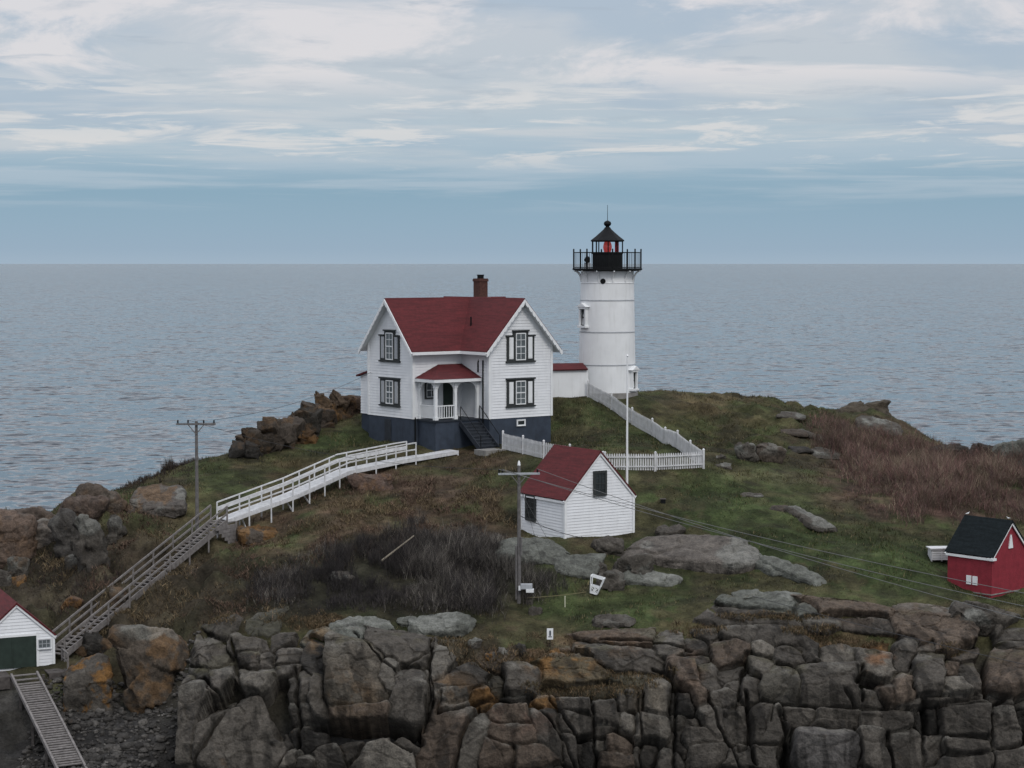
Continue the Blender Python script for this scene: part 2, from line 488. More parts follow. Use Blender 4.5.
def ground_colour(x, y, z):
    px, py = proj(x, y, z)
    c = np.zeros(x.shape + (3,)) + OLIVE
    def mixin(w, col):
        nonlocal c
        c = c * (1 - w[..., None]) + np.asarray(col) * w[..., None]
    n1 = fbm(x * .22, y * .22, 0, 4, 5); n2 = fbm(x * .7, y * .7, 0, 3, 8); n3 = fbm(x * .12, y * .3, 0, 4, 15)
    mixin(sstep(-.45, .35, n1), GRASS)
    mixin(sstep(.15, .65, n2) * .4, DIRT)
    # greener lawns
    for (cx, cy, rx, ry, w) in [(840, 560, 130, 28, .9), (690, 500, 70, 18, .9), (900, 575, 70, 22, .9), (720, 560, 110, 30, .6), (640, 610, 110, 18, .8), (610, 420, 80, 26, .8), (720, 415, 90, 20, .5), (780, 520, 110, 45, .75), (300, 445, 80, 22, .5), (690, 530, 60, 20, .7), (930, 540, 40, 22, .9),
                                 (350, 435, 40, 12, .6), (550, 445, 40, 10, .6), (470, 470, 30, 8, .8), (545, 545, 25, 20, .5), (750, 610, 60, 14, .4), (680, 620, 60, 10, .6)]:
        mixin(blob(px, py, cx, cy, rx, ry) * w * sstep(-.45, .25, n2 + .6 * n1 + .5 * fbm(x * 1.6, y * 1.6, 0, 3, 57)), GRASS2)
    # brown dead cover
    for (cx, cy, rx, ry, w, col) in [(420, 515, 110, 32, .85, DIRT), (330, 540, 90, 25, .7, DIRT), (480, 465, 46, 9, .85, DIRT), (440, 485, 60, 16, .7, (.072, .05, .037)), (320, 522, 80, 26, .6, DIRT), (470, 450, 26, 5, .7, DIRT), (380, 480, 36, 10, .8, (.085, .055, .042)), (300, 470, 60, 12, .4, TAN), (150, 590, 90, 40, .7, (.05, .038, .026)),
                                     (110, 560, 60, 30, .7, (.05, .040, .026)), (40, 590, 60, 50, .9, DARKSOIL), (120, 530, 50, 25, .6, (.085, .062, .042)), (230, 590, 60, 30, .7, (.045, .034, .026)), (520, 665, 130, 26, .9, (.050, .040, .030)),
                                     (700, 628, 40, 8, .8, TAN), (600, 640, 60, 6, .7, TAN), (800, 640, 60, 12, .7, TAN), (310, 620, 40, 12, .7, TAN), (740, 400, 100, 20, .35, DIRT), (830, 470, 70, 20, .5, (.05, .045, .03)), (570, 405, 30, 10, .4, DIRT),
                                      (180, 500, 40, 20, .4, TAN), (700, 415, 80, 20, .3, TAN), (930, 490, 110, 45, .85, REDB), (860, 440, 60, 25, .8, REDB), (960, 455, 60, 14, .6, REDB), (130, 640, 60, 25, .7, (.045, .035, .025))]:
        mixin(blob(px, py, cx, cy, rx, ry) * w * np.clip(.75 + n2 * .7, 0, 1), col)
    mixin(blob(px, py, 90, 590, 140, 65) * .7, (.044, .036, .026)); mixin(blob(px, py, 240, 600, 60, 30) * .5, (.040, .035, .024))
    mixin(np.maximum(blob(px, py, 420, 575, 120, 46, .3), blob(px, py, 300, 590, 60, 34, .4)) * .9, DARKSOIL); mixin(blob(px, py, 10, 720, 50, 40) * .9, PEB)
    # steep ground shows rock and soil
    e = .4
    sl = np.hypot(base_z(x + e, y) - base_z(x - e, y), base_z(x, y + e) - base_z(x, y - e)) / (2 * e)
    mixin(sstep(.75, 1.3, sl) * .7, ROCKG)
    mixin(blob(px, py, 105, 745, 95, 48) * (y < 108.5), PEB)
    mixin(sstep(2.2, .6, z), PEB)
    n5 = fbm(x * .9, y * .9, 0, 4, 35, .6)
    c = c * (1 + .25 * n3[..., None]) * (1 + .38 * np.clip(n5, -1, 1)[..., None])
    mixin(sstep(.28, .6, fbm(x * .45, y * .6, 0, 4, 36)) * .4, DARKSOIL)
    return np.clip(c * .90, .005, 1)


# ------------------------------------------------------------------ ground sheet
gx = np.arange(-58, 76.1, .2); gy = np.concatenate([np.arange(97, 125, .14), np.arange(125, 181, .22)])
GX, GY = np.meshgrid(gx, gy)
GZ = terrain(GX, GY)
gc = ground_colour(GX, GY, GZ)
nx, ny = len(gx), len(gy)
idx = np.arange(nx * ny).reshape(ny, nx)
gf = np.stack([idx[:-1, :-1], idx[:-1, 1:], idx[1:, 1:], idx[1:, :-1]], -1).reshape(-1, 4)
ground = np_mesh('ground', np.stack([GX, GY, GZ], -1).reshape(-1, 3), gf, M['ground'], gc.reshape(-1, 3))
tag(ground, kind='structure')

# ------------------------------------------------------------------ cliff sheet
# joints of the granite read from the photo: centre, width, height, lean, set forward, tint (DRK on set-back blocks paints in their shade)
GREY, PNK, ORG, PALE, DRK, GRN = (.056, .0505, .0430), (.072, .056, .043), (.110, .065, .028), (.092, .084, .071), (.026, .024, .021), (.092, .097, .085)
SEEDS = [
    (208, 652, 28, 30, 0, .2, GREY), (200, 672, 14, 18, 0, 0, DRK), (216, 681, 24, 28, 8, .25, GREY), (190, 714, 42, 74, 0, .7, GREY), (238, 732, 84, 92, -28, .5, GREY), (261, 681, 38, 26, 0, .5, PALE),
    (252, 658, 18, 14, 0, .2, GREY), (270, 660, 14, 14, 0, .1, GREY), (287, 656, 18, 14, 0, .2, GREY), (290, 672, 20, 12, 0, .2, GREY), (262, 625, 40, 28, -10, .1, (.062, .060, .045)), (250, 642, 30, 16, 0, .1, GREY), (280, 640, 24, 16, 0, .1, GREY), (228, 622, 30, 22, -35, .1, GREY),
    (281, 705, 22, 46, 0, -.9, DRK), (304, 690, 20, 32, 0, .2, GREY), (322, 700, 20, 46, 0, .5, GREY), (303, 716, 26, 16, 0, .2, GREY), (312, 735, 42, 24, 0, .1, DRK), (290, 760, 12, 16, 0, .3, PALE), (303, 765, 18, 14, 0, .3, GREY), (270, 745, 30, 30, 0, 0, GREY),
    (322, 658, 22, 40, 0, 0, DRK), (356, 680, 62, 66, 0, .7, (.070, .062, .050)), (362, 717, 64, 16, 0, .6, PNK), (365, 735, 110, 20, 0, -1.3, DRK), (403, 646, 66, 36, 6, .5, GREY), (384, 678, 22, 44, 30, .4, PALE), (411, 702, 34, 64, 12, .5, GREY), (430, 690, 8, 76, 0, -.1, GREY),
    (328, 760, 30, 28, 12, .5, GREY), (353, 752, 26, 22, -10, .4, GREY), (382, 764, 58, 32, 0, .7, PALE), (408, 747, 26, 26, 0, .2, GREY), (335, 638, 40, 12, 0, .4, GRN), (441, 662, 16, 32, 0, .3, PALE), (455, 692, 34, 26, -25, .4, PALE), (445, 738, 44, 80, 18, .8, PNK), (468, 752, 26, 50, 20, .9, PALE),
    (462, 678, 46, 24, -28, .3, GREY), (484, 700, 24, 22, 0, .4, ORG), (514, 720, 34, 24, 0, .75, PNK), (512, 742, 46, 24, 0, .95, PNK), (496, 762, 34, 26, 20, 1.0, PNK), (530, 764, 42, 22, 0, 1.0, PNK), (548, 737, 26, 54, -10, .9, GREY), (568, 755, 16, 40, -15, .7, GREY),
    (527, 684, 36, 24, 0, .5, GREY), (518, 703, 30, 10, 0, 0, DRK), (545, 705, 26, 13, -12, .3, ORG), (577, 705, 36, 14, 10, .4, GREY), (575, 727, 40, 28, 8, .5, GREY), (585, 756, 24, 36, 0, 0, DRK), (606, 712, 26, 26, 0, .4, GREY), (604, 732, 20, 14, 0, .1, GREY), (600, 748, 16, 16, 0, .2, PALE),
    (575, 668, 62, 30, -6, .3, (.085, .068, .042)), (625, 637, 52, 13, 6, .4, PNK), (668, 644, 26, 20, 0, .3, PALE), (620, 656, 72, 22, 0, .2, GREY), (660, 700, 26, 40, 0, .5, PALE), (636, 700, 22, 26, 0, .1, GREY), (655, 729, 38, 26, 0, .6, PALE), (624, 703, 12, 18, 0, .2, GREY), (630, 726, 12, 20, 0, .2, PALE),
    (619, 747, 24, 24, 20, .5, PNK), (613, 765, 30, 18, 0, .5, PNK), (694, 680, 22, 52, -32, .8, PNK), (684, 702, 28, 28, 0, .1, DRK), (679, 720, 18, 18, 0, .2, PALE), (697, 722, 22, 14, 0, .2, GREY), (716, 722, 26, 38, -30, .6, GREY), (703, 738, 40, 16, 0, .5, GREY), (708, 754, 26, 20, 0, .6, GREY), (678, 738, 14, 26, 0, .1, GREY), (650, 755, 22, 26, 0, .2, GREY), (668, 762, 22, 26, 0, .3, GREY),
    (708, 676, 24, 28, -15, .2, GREY), (724, 698, 30, 22, 0, .3, GREY), (736, 727, 28, 38, -15, .3, GREY), (695, 645, 22, 18, 0, .2, GREY), (693, 660, 30, 16, 0, .2, GREY), (709, 634, 18, 12, 0, .3, GREY), (727, 650, 30, 28, 0, .5, PNK), (733, 673, 20, 14, 0, .1, GREY), (738, 687, 16, 14, 0, .0, GREY), (745, 752, 20, 20, 0, .2, GREY),
    (765, 601, 70, 17, 4, .3, GRN), (762, 622, 62, 10, 8, .15, GREY), (750, 612, 40, 8, 8, .1, GREY), (855, 605, 84, 20, 10, .3, PNK), (872, 625, 44, 16, 8, .1, GREY), (820, 631, 28, 14, 5, .3, GREY), (805, 606, 18, 16, 0, .1, GRN), (742, 636, 44, 18, 0, .4, GREY), (784, 641, 58, 26, 14, .5, GREY),
    (764, 656, 18, 16, 0, .5, PALE), (791, 657, 30, 26, 0, .5, GREY), (762, 671, 20, 16, 0, .5, PALE), (752, 690, 18, 28, 0, .3, GREY), (784, 689, 42, 34, 0, .5, (.066, .061, .050)), (826, 685, 60, 42, 0, .65, GREY), (840, 656, 36, 20, 14, .2, PALE), (873, 662, 48, 20, 14, .4, PALE), (815, 640, 40, 10, 10, -.1, TAN),
    (850, 640, 60, 8, 5, -.2, TAN), (874, 645, 40, 14, 0, -.2, ORG),
    (737, 726, 26, 36, -10, .3, GREY), (770, 730, 36, 48, 0, .7, GREY), (800, 716, 36, 22, 0, .2, GREY), (838, 718, 54, 26, 0, .3, GREY), (828, 754, 66, 46, 0, 1.2, (.070, .066, .062)), (872, 750, 32, 52, 0, 1.0, GREY), (760, 760, 52, 26, 8, .9, GREY), (784, 757, 16, 40, 0, -.2, DRK), (872, 697, 36, 28, 0, .1, GREY), (858, 680, 30, 12, 0, -.7, DRK),
    (934, 628, 88, 46, 14, .6, PNK), (903, 655, 22, 30, 0, .4, GREY), (927, 644, 20, 14, 0, .45, GREY), (928, 676, 30, 42, 0, .8, GREY), (885, 694, 24, 22, 0, .5, PNK), (905, 688, 18, 28, 0, .5, PNK), (950, 670, 16, 18, 0, .2, PNK), (969, 678, 22, 30, 0, .3, GREY), (955, 690, 28, 18, 0, .5, PALE), (945, 702, 62, 7, 0, .2, GREY), (965, 655, 30, 20, 0, .5, GREY),
    (882, 722, 50, 28, 0, .3, GREY), (905, 750, 44, 42, 0, .3, GREY), (930, 720, 16, 32, 0, -.2, DRK), (965, 718, 48, 32, 0, .6, GREY), (1003, 728, 28, 46, 0, .5, GREY), (966, 745, 46, 14, 0, .55, GREY), (960, 762, 52, 16, 0, .5, GREY), (933, 750, 18, 32, 0, .1, GREY), (1006, 762, 38, 18, 0, .6, GREY), (1009, 672, 44, 48, 0, .8, PNK), (990, 701, 20, 10, 0, 0, GREY),
    (1016, 645, 22, 10, 0, .2, GREY), (985, 618, 32, 26, 20, .5, GREY), (1035, 720, 40, 50, 0, .2, DRK), (1012, 632, 26, 12, 0, .1, GREY), (981, 655, 16, 50, 0, -.6, DRK),
    # earth pockets between the blocks
    (490, 655, 44, 26, 0, -.3, (.050, .040, .030)), (545, 652, 36, 16, 0, -.25, (.075, .05, .03)), (600, 690, 60, 14, 0, -.3, (.045, .040, .028)), (560, 690, 30, 10, 0, -.3, (.05, .042, .03)), (300, 625, 44, 18, 0, -.1, TAN), (470, 645, 60, 14, 0, -.1, (.06, .05, .032)), (640, 682, 50, 12, 0, -.3, (.045, .042, .03)), (500, 690, 18, 20, 0, -.3, (.045, .04, .03)),
]
rs = random.Random(5)
for i in range(60):                                   # the cliff goes on past both edges of the frame and below it
    SEEDS.append((rs.uniform(1055, 1190), rs.uniform(610, 800), rs.uniform(24, 50), rs.uniform(20, 44), rs.uniform(-15, 15), rs.uniform(.1, .8), rs.choice([GREY, PNK, PALE, GREY])))
for px in range(180, 1190, 42):
    SEEDS.append((px + 20 + rs.uniform(-8, 8), 830 + rs.uniform(-6, 6), rs.uniform(34, 52), rs.uniform(26, 36), 0, rs.uniform(.3, .9), GREY))
    SEEDS.append((px + rs.uniform(-8, 8), 795 + rs.uniform(-6, 6), rs.uniform(34, 52), rs.uniform(26, 36), rs.uniform(-8, 8), rs.uniform(.3, .9), GREY))
SEEDS = np.array([(s[0], s[1], s[2], s[3], s[4], s[5], *s[6]) for s in SEEDS])
DSC = 1.0
TOPX = [140, 172, 195, 215, 240, 280, 305, 330, 350, 470, 500, 560, 640, 680, 705, 735, 800, 900, 1000, 1040, 1200]
TOPY = [662, 655, 632, 612, 598, 594, 612, 622, 610, 612, 636, 630, 627, 622, 616, 589, 591, 598, 602, 610, 615]
TOPD = [108.6, 108.6, 109, 110, 111, 111, 110, 109.3, 109.3, 109.3, 107.8, 108.2, 108.4, 108.8, 109.3, 111.3, 111, 110.3, 110.4, 110.2, 110]
us = np.arange(-19.2, 40, .05)
vs_ = np.concatenate([[-.02], np.linspace(0, 1, 170, endpoint=False), np.linspace(1, 2, 150)])
U, V = np.meshgrid(us, vs_)
pxu = 512 + U / 105 * FPX
tpy = np.interp(pxu, TOPX, TOPY); tpd = np.interp(pxu, TOPX, TOPD)
def ray(pxa, pya, Ya):
    b_ = (384 - pya) / FPX; t = Ya / (CP + b_ * SP)
    return HC + (-SP + b_ * CP) * t
zt = np.minimum(ray(pxu, tpy, tpd), terrain(U, tpd)) - .06; ymid = 103.0 + .6 * fbm(U * .15, 0 * U, 0, 2, 77); zm = ray(pxu, 690 + 0 * U, ymid); yb = ymid - 2.6; zb = ray(pxu, 845 + 0 * U, yb)
t1 = np.clip(V, 0, 1); t2 = np.clip(V - 1, 0, 1)
CY = tpd + (ymid - tpd) * t1 + (yb - ymid) * t2
CZ = zt + (zm - zt) * t1 + (zb - zm) * t2 + .35 * np.sin(np.pi * t1)
CX = U * 1.0
CY = CY + 1.6 * (V < 0); CZ = CZ - 1.4 * (V < 0)
CZ = np.where(V > 0, np.maximum(CZ, terrain(CX, CY) + (.12 + .28 * sstep(690, 735, pxu)) * sstep(.0, .10, V)), CZ)
ppx, ppy = proj(CX, CY, CZ)
# warp so joints are not ruler-straight
wx = ppx + 4.0 * fbm(CX * .3, CZ * .3, CY * .3, 2, 31) + .9 * fbm(CX * 1.4, CZ * 1.4, CY * 1.4, 3, 32); wy = ppy + 4.0 * fbm(CX * .3, CZ * .3, CY * .3, 2, 47) + .9 * fbm(CX * 1.4, CZ * 1.4, CY * 1.4, 3, 48)
d1 = np.full(U.shape, 9e9); d2 = d1.copy(); own = np.zeros(U.shape, int); snd = np.zeros(U.shape, int)
for k, s in enumerate(SEEDS):
    ca, sa = math.cos(R(s[4])), math.sin(R(s[4]))
    dx, dy = wx - s[0], wy - s[1]
    lx = (dx * ca + dy * sa) / (s[2] / 2); ly = (-dx * sa + dy * ca) / (s[3] / 2)
    pw = (2.6, 4., 7.)[k % 3]; d = ((np.abs(lx) ** pw + np.abs(ly) ** pw) ** (1 / pw) - 1) * min(s[2], s[3]) / 2      # about px to the joint
    closer = d < d1
    mid = (~closer) & (d < d2)
    snd = np.where(closer, own, np.where(mid, k, snd))
    d2 = np.where(closer, d1, np.where(mid, d, d2)); own = np.where(closer, k, own); d1 = np.where(closer, d, d1)
S = SEEDS[own]
sc = 1 / 19.5                                          # metres per pixel here
edge = np.clip((d2 - d1) / 2, 0, 40)                  # px to the joint between two blocks
ca = np.cos(np.radians(S[..., 4])); sa = np.sin(np.radians(S[..., 4]))
lxn = ((wx - S[..., 0]) * ca + (wy - S[..., 1]) * sa) / (S[..., 2] / 2)
lyn = (-(wx - S[..., 0]) * sa + (wy - S[..., 1]) * ca) / (S[..., 3] / 2)      # -1 top .. 1 bottom
hm = np.minimum(S[..., 2], S[..., 3]) * sc
tt = np.clip((lyn + 1) / 2, 0, 1)
o_ = own.astype(float)
def rnd(i): return _hash(o_, o_ * 0 + i, o_ * 0, 3)
rk = rnd(0); rk2 = rnd(1)
off = np.where(S[..., 5] < -.5, 2.6, 1.15) * S[..., 5] + (rk - .5) * .20 + lxn * (rk2 - .5) * hm * .5 + (.10 - .30 * rnd(2)) * lyn * hm
# flat faces cut the block: a sloping top and a few odd chamfers
pen = np.maximum(0, -lyn - (.3 + .6 * rnd(3))) * (.3 + .8 * rnd(4)) * hm
for j in range(2):
    th = rnd(10 + j) * 6.283; D = .55 + .6 * rnd(20 + j); kk = .1 + .8 * rnd(30 + j) ** 2
    pen = np.maximum(pen, np.maximum(0, np.cos(th) * lxn + np.sin(th) * lyn - D) * kk * hm)
off = off - pen
# splits right through the larger blocks
for j in range(2):
    th = rnd(40 + j) * 3.1416; D = (rnd(50 + j) - .5) * .9
    q_ = np.cos(th) * lxn + np.sin(th) * lyn - D + .10 * fbm(CX * 1.5, CZ * 1.5, CY, 2, 120 + j)
    on = (hm > (1.25, 1.9)[j]) * 1.0
    off = off + on * ((q_ > 0) - .5) * .14 * (rnd(60 + j) - .3) - on * .09 * np.exp(-(q_ * hm / 2 / .035) ** 2)
lo_, hi_ = np.minimum(own, snd).astype(float), np.maximum(own, snd).astype(float)
jw = _hash(lo_, hi_, lo_ * 0, 8)                       # some joints are hair cracks, some are open
off = off - (.10 + .5 * jw ** 3) * np.exp(-(edge / (.55 + 1.2 * jw ** 3)) ** 2) - .03 * np.exp(-(edge / 1.4) ** 2)
# the open clefts: line in the photo, half width in px, depth
CLEFTS = [([(316, 728), (350, 729), (405, 732), (420, 745)], 4.5, 2.4), ([(430, 640), (432, 690), (424, 735)], 1.3, .8), ([(354, 637), (380, 662), (398, 674)], 1.2, .6), ([(398, 674), (420, 660), (432, 648)], 1.2, .6), ([(735, 706), (860, 707), (1024, 708)], 1.0, .45),
          ([(748, 695), (752, 730), (756, 770)], 2.6, 1.1), ([(782, 718), (787, 745), (790, 775)], 4.0, 1.4), ([(988, 612), (984, 650), (985, 702)], 3.0, 1.3), ([(990, 706), (991, 775)], 1.3, .7), ([(862, 668), (860, 700)], 2.5, .9), ([(594, 695), (596, 775)], 1.6, .7), ([(640, 690), (642, 775)], 1.5, .6),
          ([(677, 672), (677, 775)], 2.0, .8), ([(710, 690), (722, 730), (738, 775)], 1.6, .7), ([(232, 640), (240, 688), (222, 722), (200, 770)], 2.2, .9), ([(284, 690), (280, 735)], 5.0, 1.6), ([(482, 712), (462, 740), (452, 775)], 1.6, .7), ([(440, 714), (470, 708), (500, 704), (545, 713)], 2.6, .9),
          ([(535, 706), (560, 740), (574, 775)], 1.4, .6), ([(552, 700), (575, 742), (604, 742)], 1.8, .8), ([(926, 702), (930, 736)], 2.6, .9), ([(440, 712), (445, 690)], 1.5, .6), ([(655, 668), (676, 672)], 1.5, .6), ([(840, 690), (850, 706)], 2, .7), ([(745, 660), (742, 700)], 2.0, .7), ([(915, 664), (914, 690)], 1.6, .7),
          ([(170, 690), (200, 676), (222, 694), (232, 700)], 1.8, .7), ([(300, 670), (302, 720), (296, 750)], 2.0, .8), ([(890, 735), (892, 775)], 2.0, .8), ([(600, 640), (668, 640), (690, 650)], 1.4, .5), ([(775, 705), (770, 728)], 1.2, .4), ([(855, 728), (858, 775)], 1.4, .6)]
for pts, cw_, dep in CLEFTS:
    dm = np.full(U.shape, 9e9)
    for (xa, ya), (xb, yb_) in zip(pts, pts[1:]):
        ex, ey = xb - xa, yb_ - ya; tq = np.clip(((wx - xa) * ex + (wy - ya) * ey) / (ex * ex + ey * ey), 0, 1)
        dm = np.minimum(dm, np.hypot(wx - xa - tq * ex, wy - ya - tq * ey))
    off = off - dep * .85 * np.exp(-(dm / (cw_ * .72)) ** 2)
off = off - .12 * sstep(3, 12, d1)
off = off + .10 * fbm(CX * .5, CZ * .5, CY * .5, 3, 61) + .05 * fbm(CX * 2.2, CZ * 2.5, CY * 2.1, 5, 71, .6)
fr_ = np.abs(fbm(CX * .55 + rk * 9, CZ * .55, CY * .3 + rk2 * 7, 3, 83)); off = off - .08 * np.exp(-(fr_ / .016) ** 2)
off = off + .24 * chips(CX, CZ * 1.2, CY, 1.9, 501) + .06 * chips(CX, CZ * 1.2, CY, .45, 541)
fade = sstep(0, .05, V)
off = off * fade
# left end turns the corner into the cove
lend = sstep(-17.25, -17.6, CX)
nrm = np.array([0, -.82, .57])
SXp = CX + .10 * fbm(CY * 1.3, CZ * 1.3, CX * 1.3, 3, 91)
SY = CY + nrm[1] * off + lend * 4.2; SZ = CZ + nrm[2] * off - lend * 3.0
ccol = S[..., 6:9] * (1 + (rk[..., None] - .5) * .5)
stn = fbm(CX * 1.1, CZ * 1.1, CY * 1.1, 5, 141, .6)
for (cx_, cy_, rx_, ry_, cc_, wt_) in [(560, 662, 34, 16, (.13, .068, .022), .8), (455, 690, 20, 14, (.11, .066, .03), .6), (484, 700, 14, 12, (.13, .068, .024), .8), (545, 705, 16, 8, (.13, .068, .024), .7), (870, 645, 24, 9, (.12, .062, .024), .8), (352, 700, 26, 22, (.085, .062, .04), .8), (600, 648, 40, 10, (.10, .06, .03), .5), (318, 640, 14, 12, (.11, .066, .028), .7),
                                       (512, 725, 40, 18, (.085, .056, .042), .6), (878, 662, 14, 6, (.13, .06, .024), .7), (950, 640, 34, 22, (.088, .068, .052), .6), (860, 610, 40, 16, (.088, .068, .052), .6), (690, 670, 14, 22, (.10, .066, .045), .6), (650, 700, 18, 24, (.092, .078, .058), .5), (1005, 672, 24, 24, (.088, .066, .05), .6), (215, 660, 24, 30, (.045, .043, .028), .5)]:
    m_ = (blob(ppx, ppy, cx_, cy_, rx_, ry_, .6) * sstep(-.35, .25, stn) * wt_)[..., None]; ccol = ccol * (1 - m_) + np.array(cc_) * m_
drip = (sstep(.02, .45, fbm(CX * 1.9 + .4 * CY, CZ * .28, CY * .5, 4, 151)) * sstep(.15, .5, V))[..., None] * .5; ccol = ccol * (1 - drip)
wet = sstep(.6, -.6, SZ)[..., None]; ccol = ccol * (1 - .45 * wet)
moss = (sstep(.15, .6, fbm(CX * .8, CZ * .8, CY, 4, 99)) * sstep(.5, .2, tt) * (V < .9))[..., None] * .55
lich_toplight = (sstep(.35, .12, tt) * sstep(-.3, .3, fbm(CX * 1.3, CZ * 1.3, CY, 4, 101)))[..., None] * .45  # pale lichen on block tops; also paints in the light they catch
ccol = ccol * (1 - lich_toplight) + np.array([.140, .134, .118]) * lich_toplight
ccol = ccol * (1 - moss) + np.array([.050, .046, .026]) * moss
ncu, ncv = len(us), len(vs_)
ci = np.arange(ncu * ncv).reshape(ncv, ncu)
cf = np.stack([ci[:-1, :-1], ci[1:, :-1], ci[1:, 1:], ci[:-1, 1:]], -1).reshape(-1, 4)
cliff_pts = np.stack([SXp, SY, SZ], -1)
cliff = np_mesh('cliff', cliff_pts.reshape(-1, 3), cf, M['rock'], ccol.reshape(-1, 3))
tag(cliff, kind='structure')


def on_cliff(px, py):
    k = np.argmin((ppx - px) ** 2 + (ppy - py) ** 2); return Vector(cliff_pts.reshape(-1, 3)[k])


# ------------------------------------------------------------------ rocks
def ico(level):
    import bmesh
    bm = bmesh.new(); bmesh.ops.create_icosphere(bm, subdivisions=level, radius=1)
    v = np.array([p.co[:] for p in bm.verts]); f = np.array([[q.index for q in p.verts] for p in bm.faces]); bm.free()
    return v, f


ICO = {5: ico(5), 4: ico(4), 6: ico(6)}


def rock(label, x0, y0, x1, y1, col=GREY, Y=None, depth=.8, roundp=9, lean=0., seed=0, orange=0., lift=0., level=5, facets=5, pale=0., embed=.35, cat='boulder', name='boulder', group=None, grooves=.0, chip=1.0):
    """a block of granite filling the photo's box x0..x1, y0..y1, sitting in the ground"""
    rr = np.random.default_rng(seed * 31 + int(x0) * 7 + int(y0))
    if name == 'boulder' and ' slab' in ' ' + label.split(' under ')[0].split(' between ')[0].split(' behind ')[0] and 'boulder' not in label and 'skyline' not in label: name, cat = 'flat_rock', 'rock slab'
    elif name == 'boulder' and 'ledge ' in label: name, cat = 'rock_ledge', 'rock ledge'
    if name == 'boulder' and ('rock ' in label or 'block' in label): name, cat = 'rock', 'rock'
    if name == 'boulder' and ('stone' in label or 'cobble' in label): name, cat = 'stone', 'stone'
    xc = (x0 + x1) / 2
    g = G(xc, y1 - 1.5)
    Yf = g.y if (Y is None or abs(g.y - Y) < 7) else Y
    sc_ = FPX / Yf
    w = (x1 - x0) / sc_; d = w * depth
    Yc = Yf + d * .40
    ptop = W(xc, y0, Yc); pbot = W(xc, y1, Yf)
    w *= 1.04 * Yc / Yf
    h = max(ptop.z - pbot.z, .25 * w)
    hfull = h * (1 + embed)
    c = Vector((ptop.x, Yc, ptop.z - hfull / 2 + lift))
    rot = None
    if name in ('flat_rock', 'rock_ledge'):               # lies in the plane of the hillside
        ym = y1 - .40 * (y1 - y0)
        g = G(xc, ym); e = 1.5
        nz = Vector((-(base_z(np.array([g.x + e]), np.array([g.y]))[0] - base_z(np.array([g.x - e]), np.array([g.y]))[0]) / (2 * e) * .6, -(base_z(np.array([g.x]), np.array([g.y + e]))[0] - base_z(np.array([g.x]), np.array([g.y - e]))[0]) / (2 * e), 1)).normalized()
        sc_ = FPX / g.y; w = (x1 - x0) / sc_; vis = (y1 - y0) / sc_
        down = math.atan2(HC - g.z, g.y); tilt = math.atan2(-nz.y, nz.z)
        hfull = .46 * vis
        d = min(max(vis * .72 / max(math.sin(down + tilt), .25), .5 * vis), 1.6 * w)
        a_ = R(-lean); w2 = w; 
        xa = Vector((1, 0, 0)); xa = (xa - nz * xa.dot(nz)).normalized(); ya = nz.cross(xa)
        rot = 1
        c = g + nz * (.16 * hfull + lift); lean = 0; w *= 1.08
        if abs(a_) > .3:                                  # a long narrow ledge running down the slope
            run = vis / max(math.sin(down + tilt), .3); a_ = math.copysign(math.atan2(run, w), a_); w = .95 * math.hypot(w, run); d = .24 * w; hfull = .3 * d + .25
        rot = np.array([(xa * math.cos(a_) + ya * math.sin(a_))[:], (ya * math.cos(a_) - xa * math.sin(a_))[:], nz[:]])
        roundp = 7
    v, f = ICO[level]
    ns = []; hs = []
    for ax in range(3):
        for sg in (-1, 1):
            n = np.zeros(3); n[ax] = sg; n += rr.normal(0, .16, 3); ns.append(n / np.linalg.norm(n)); hs.append(rr.uniform(.88, 1.0))
    for _ in range(facets):
        n = rr.normal(0, 1, 3); n[2] = abs(n[2]) * .8; n /= np.linalg.norm(n); ns.append(n); hs.append(rr.uniform(.92, 1.12))
    ns = np.array(ns); hs = np.array(hs)
    dots = np.clip(v @ ns.T / hs, 0, None)
    r = (dots ** roundp).sum(1) ** (-1 / roundp)
    q = v * r[:, None]
    q = q / np.abs(q).max(0)
    q = q * np.array([w / 2, d / 2, hfull / 2])
    a = R(lean)
    q = np.stack([q[:, 0] * math.cos(a) - q[:, 2] * math.sin(a), q[:, 1], q[:, 0] * math.sin(a) + q[:, 2] * math.cos(a)], -1)
    o3 = rr.uniform(0, 50, 3)
    size = (w + h) / 2
    nf = 1.6 / max(size, .5)
    n_ = fbm(q[:, 0] * nf + o3[0], q[:, 1] * nf + o3[1], q[:, 2] * nf + o3[2], 4, seed)
    q = q * (1 + .07 * n_)[:, None]
    q = q + v * (chips(q[:, 0] + o3[0], q[:, 1] + o3[1], q[:, 2] + o3[2], max(.28, .42 * size), seed + 70) * .22 * size * (.3 if rot is not None else chip))[:, None]
    n2_ = fbm(q[:, 0] * 2.2 + o3[1], q[:, 1] * 2.2 + o3[2], q[:, 2] * 2.2 + o3[0], 3, seed + 5)
    q = q + v * (n2_ * .04 * min(size, 2))[:, None]
    n4_ = fbm(q[:, 0] * 5 + o3[1], q[:, 1] * 5 + o3[2], q[:, 2] * 5 + o3[0], 3, seed + 6)
    q = q + v * (n4_ * .018)[:, None]
    if grooves:
        cr = np.abs(fbm(q[:, 0] * .7 * nf + o3[2], q[:, 1] * .4 * nf, q[:, 2] * .9 * nf + o3[1], 2, seed + 9)); q = q - v * (grooves * np.exp(-(cr / .03) ** 2))[:, None]
    cc = np.zeros((len(q), 3)) + np.array(col) * rr.uniform(.88, 1.12)
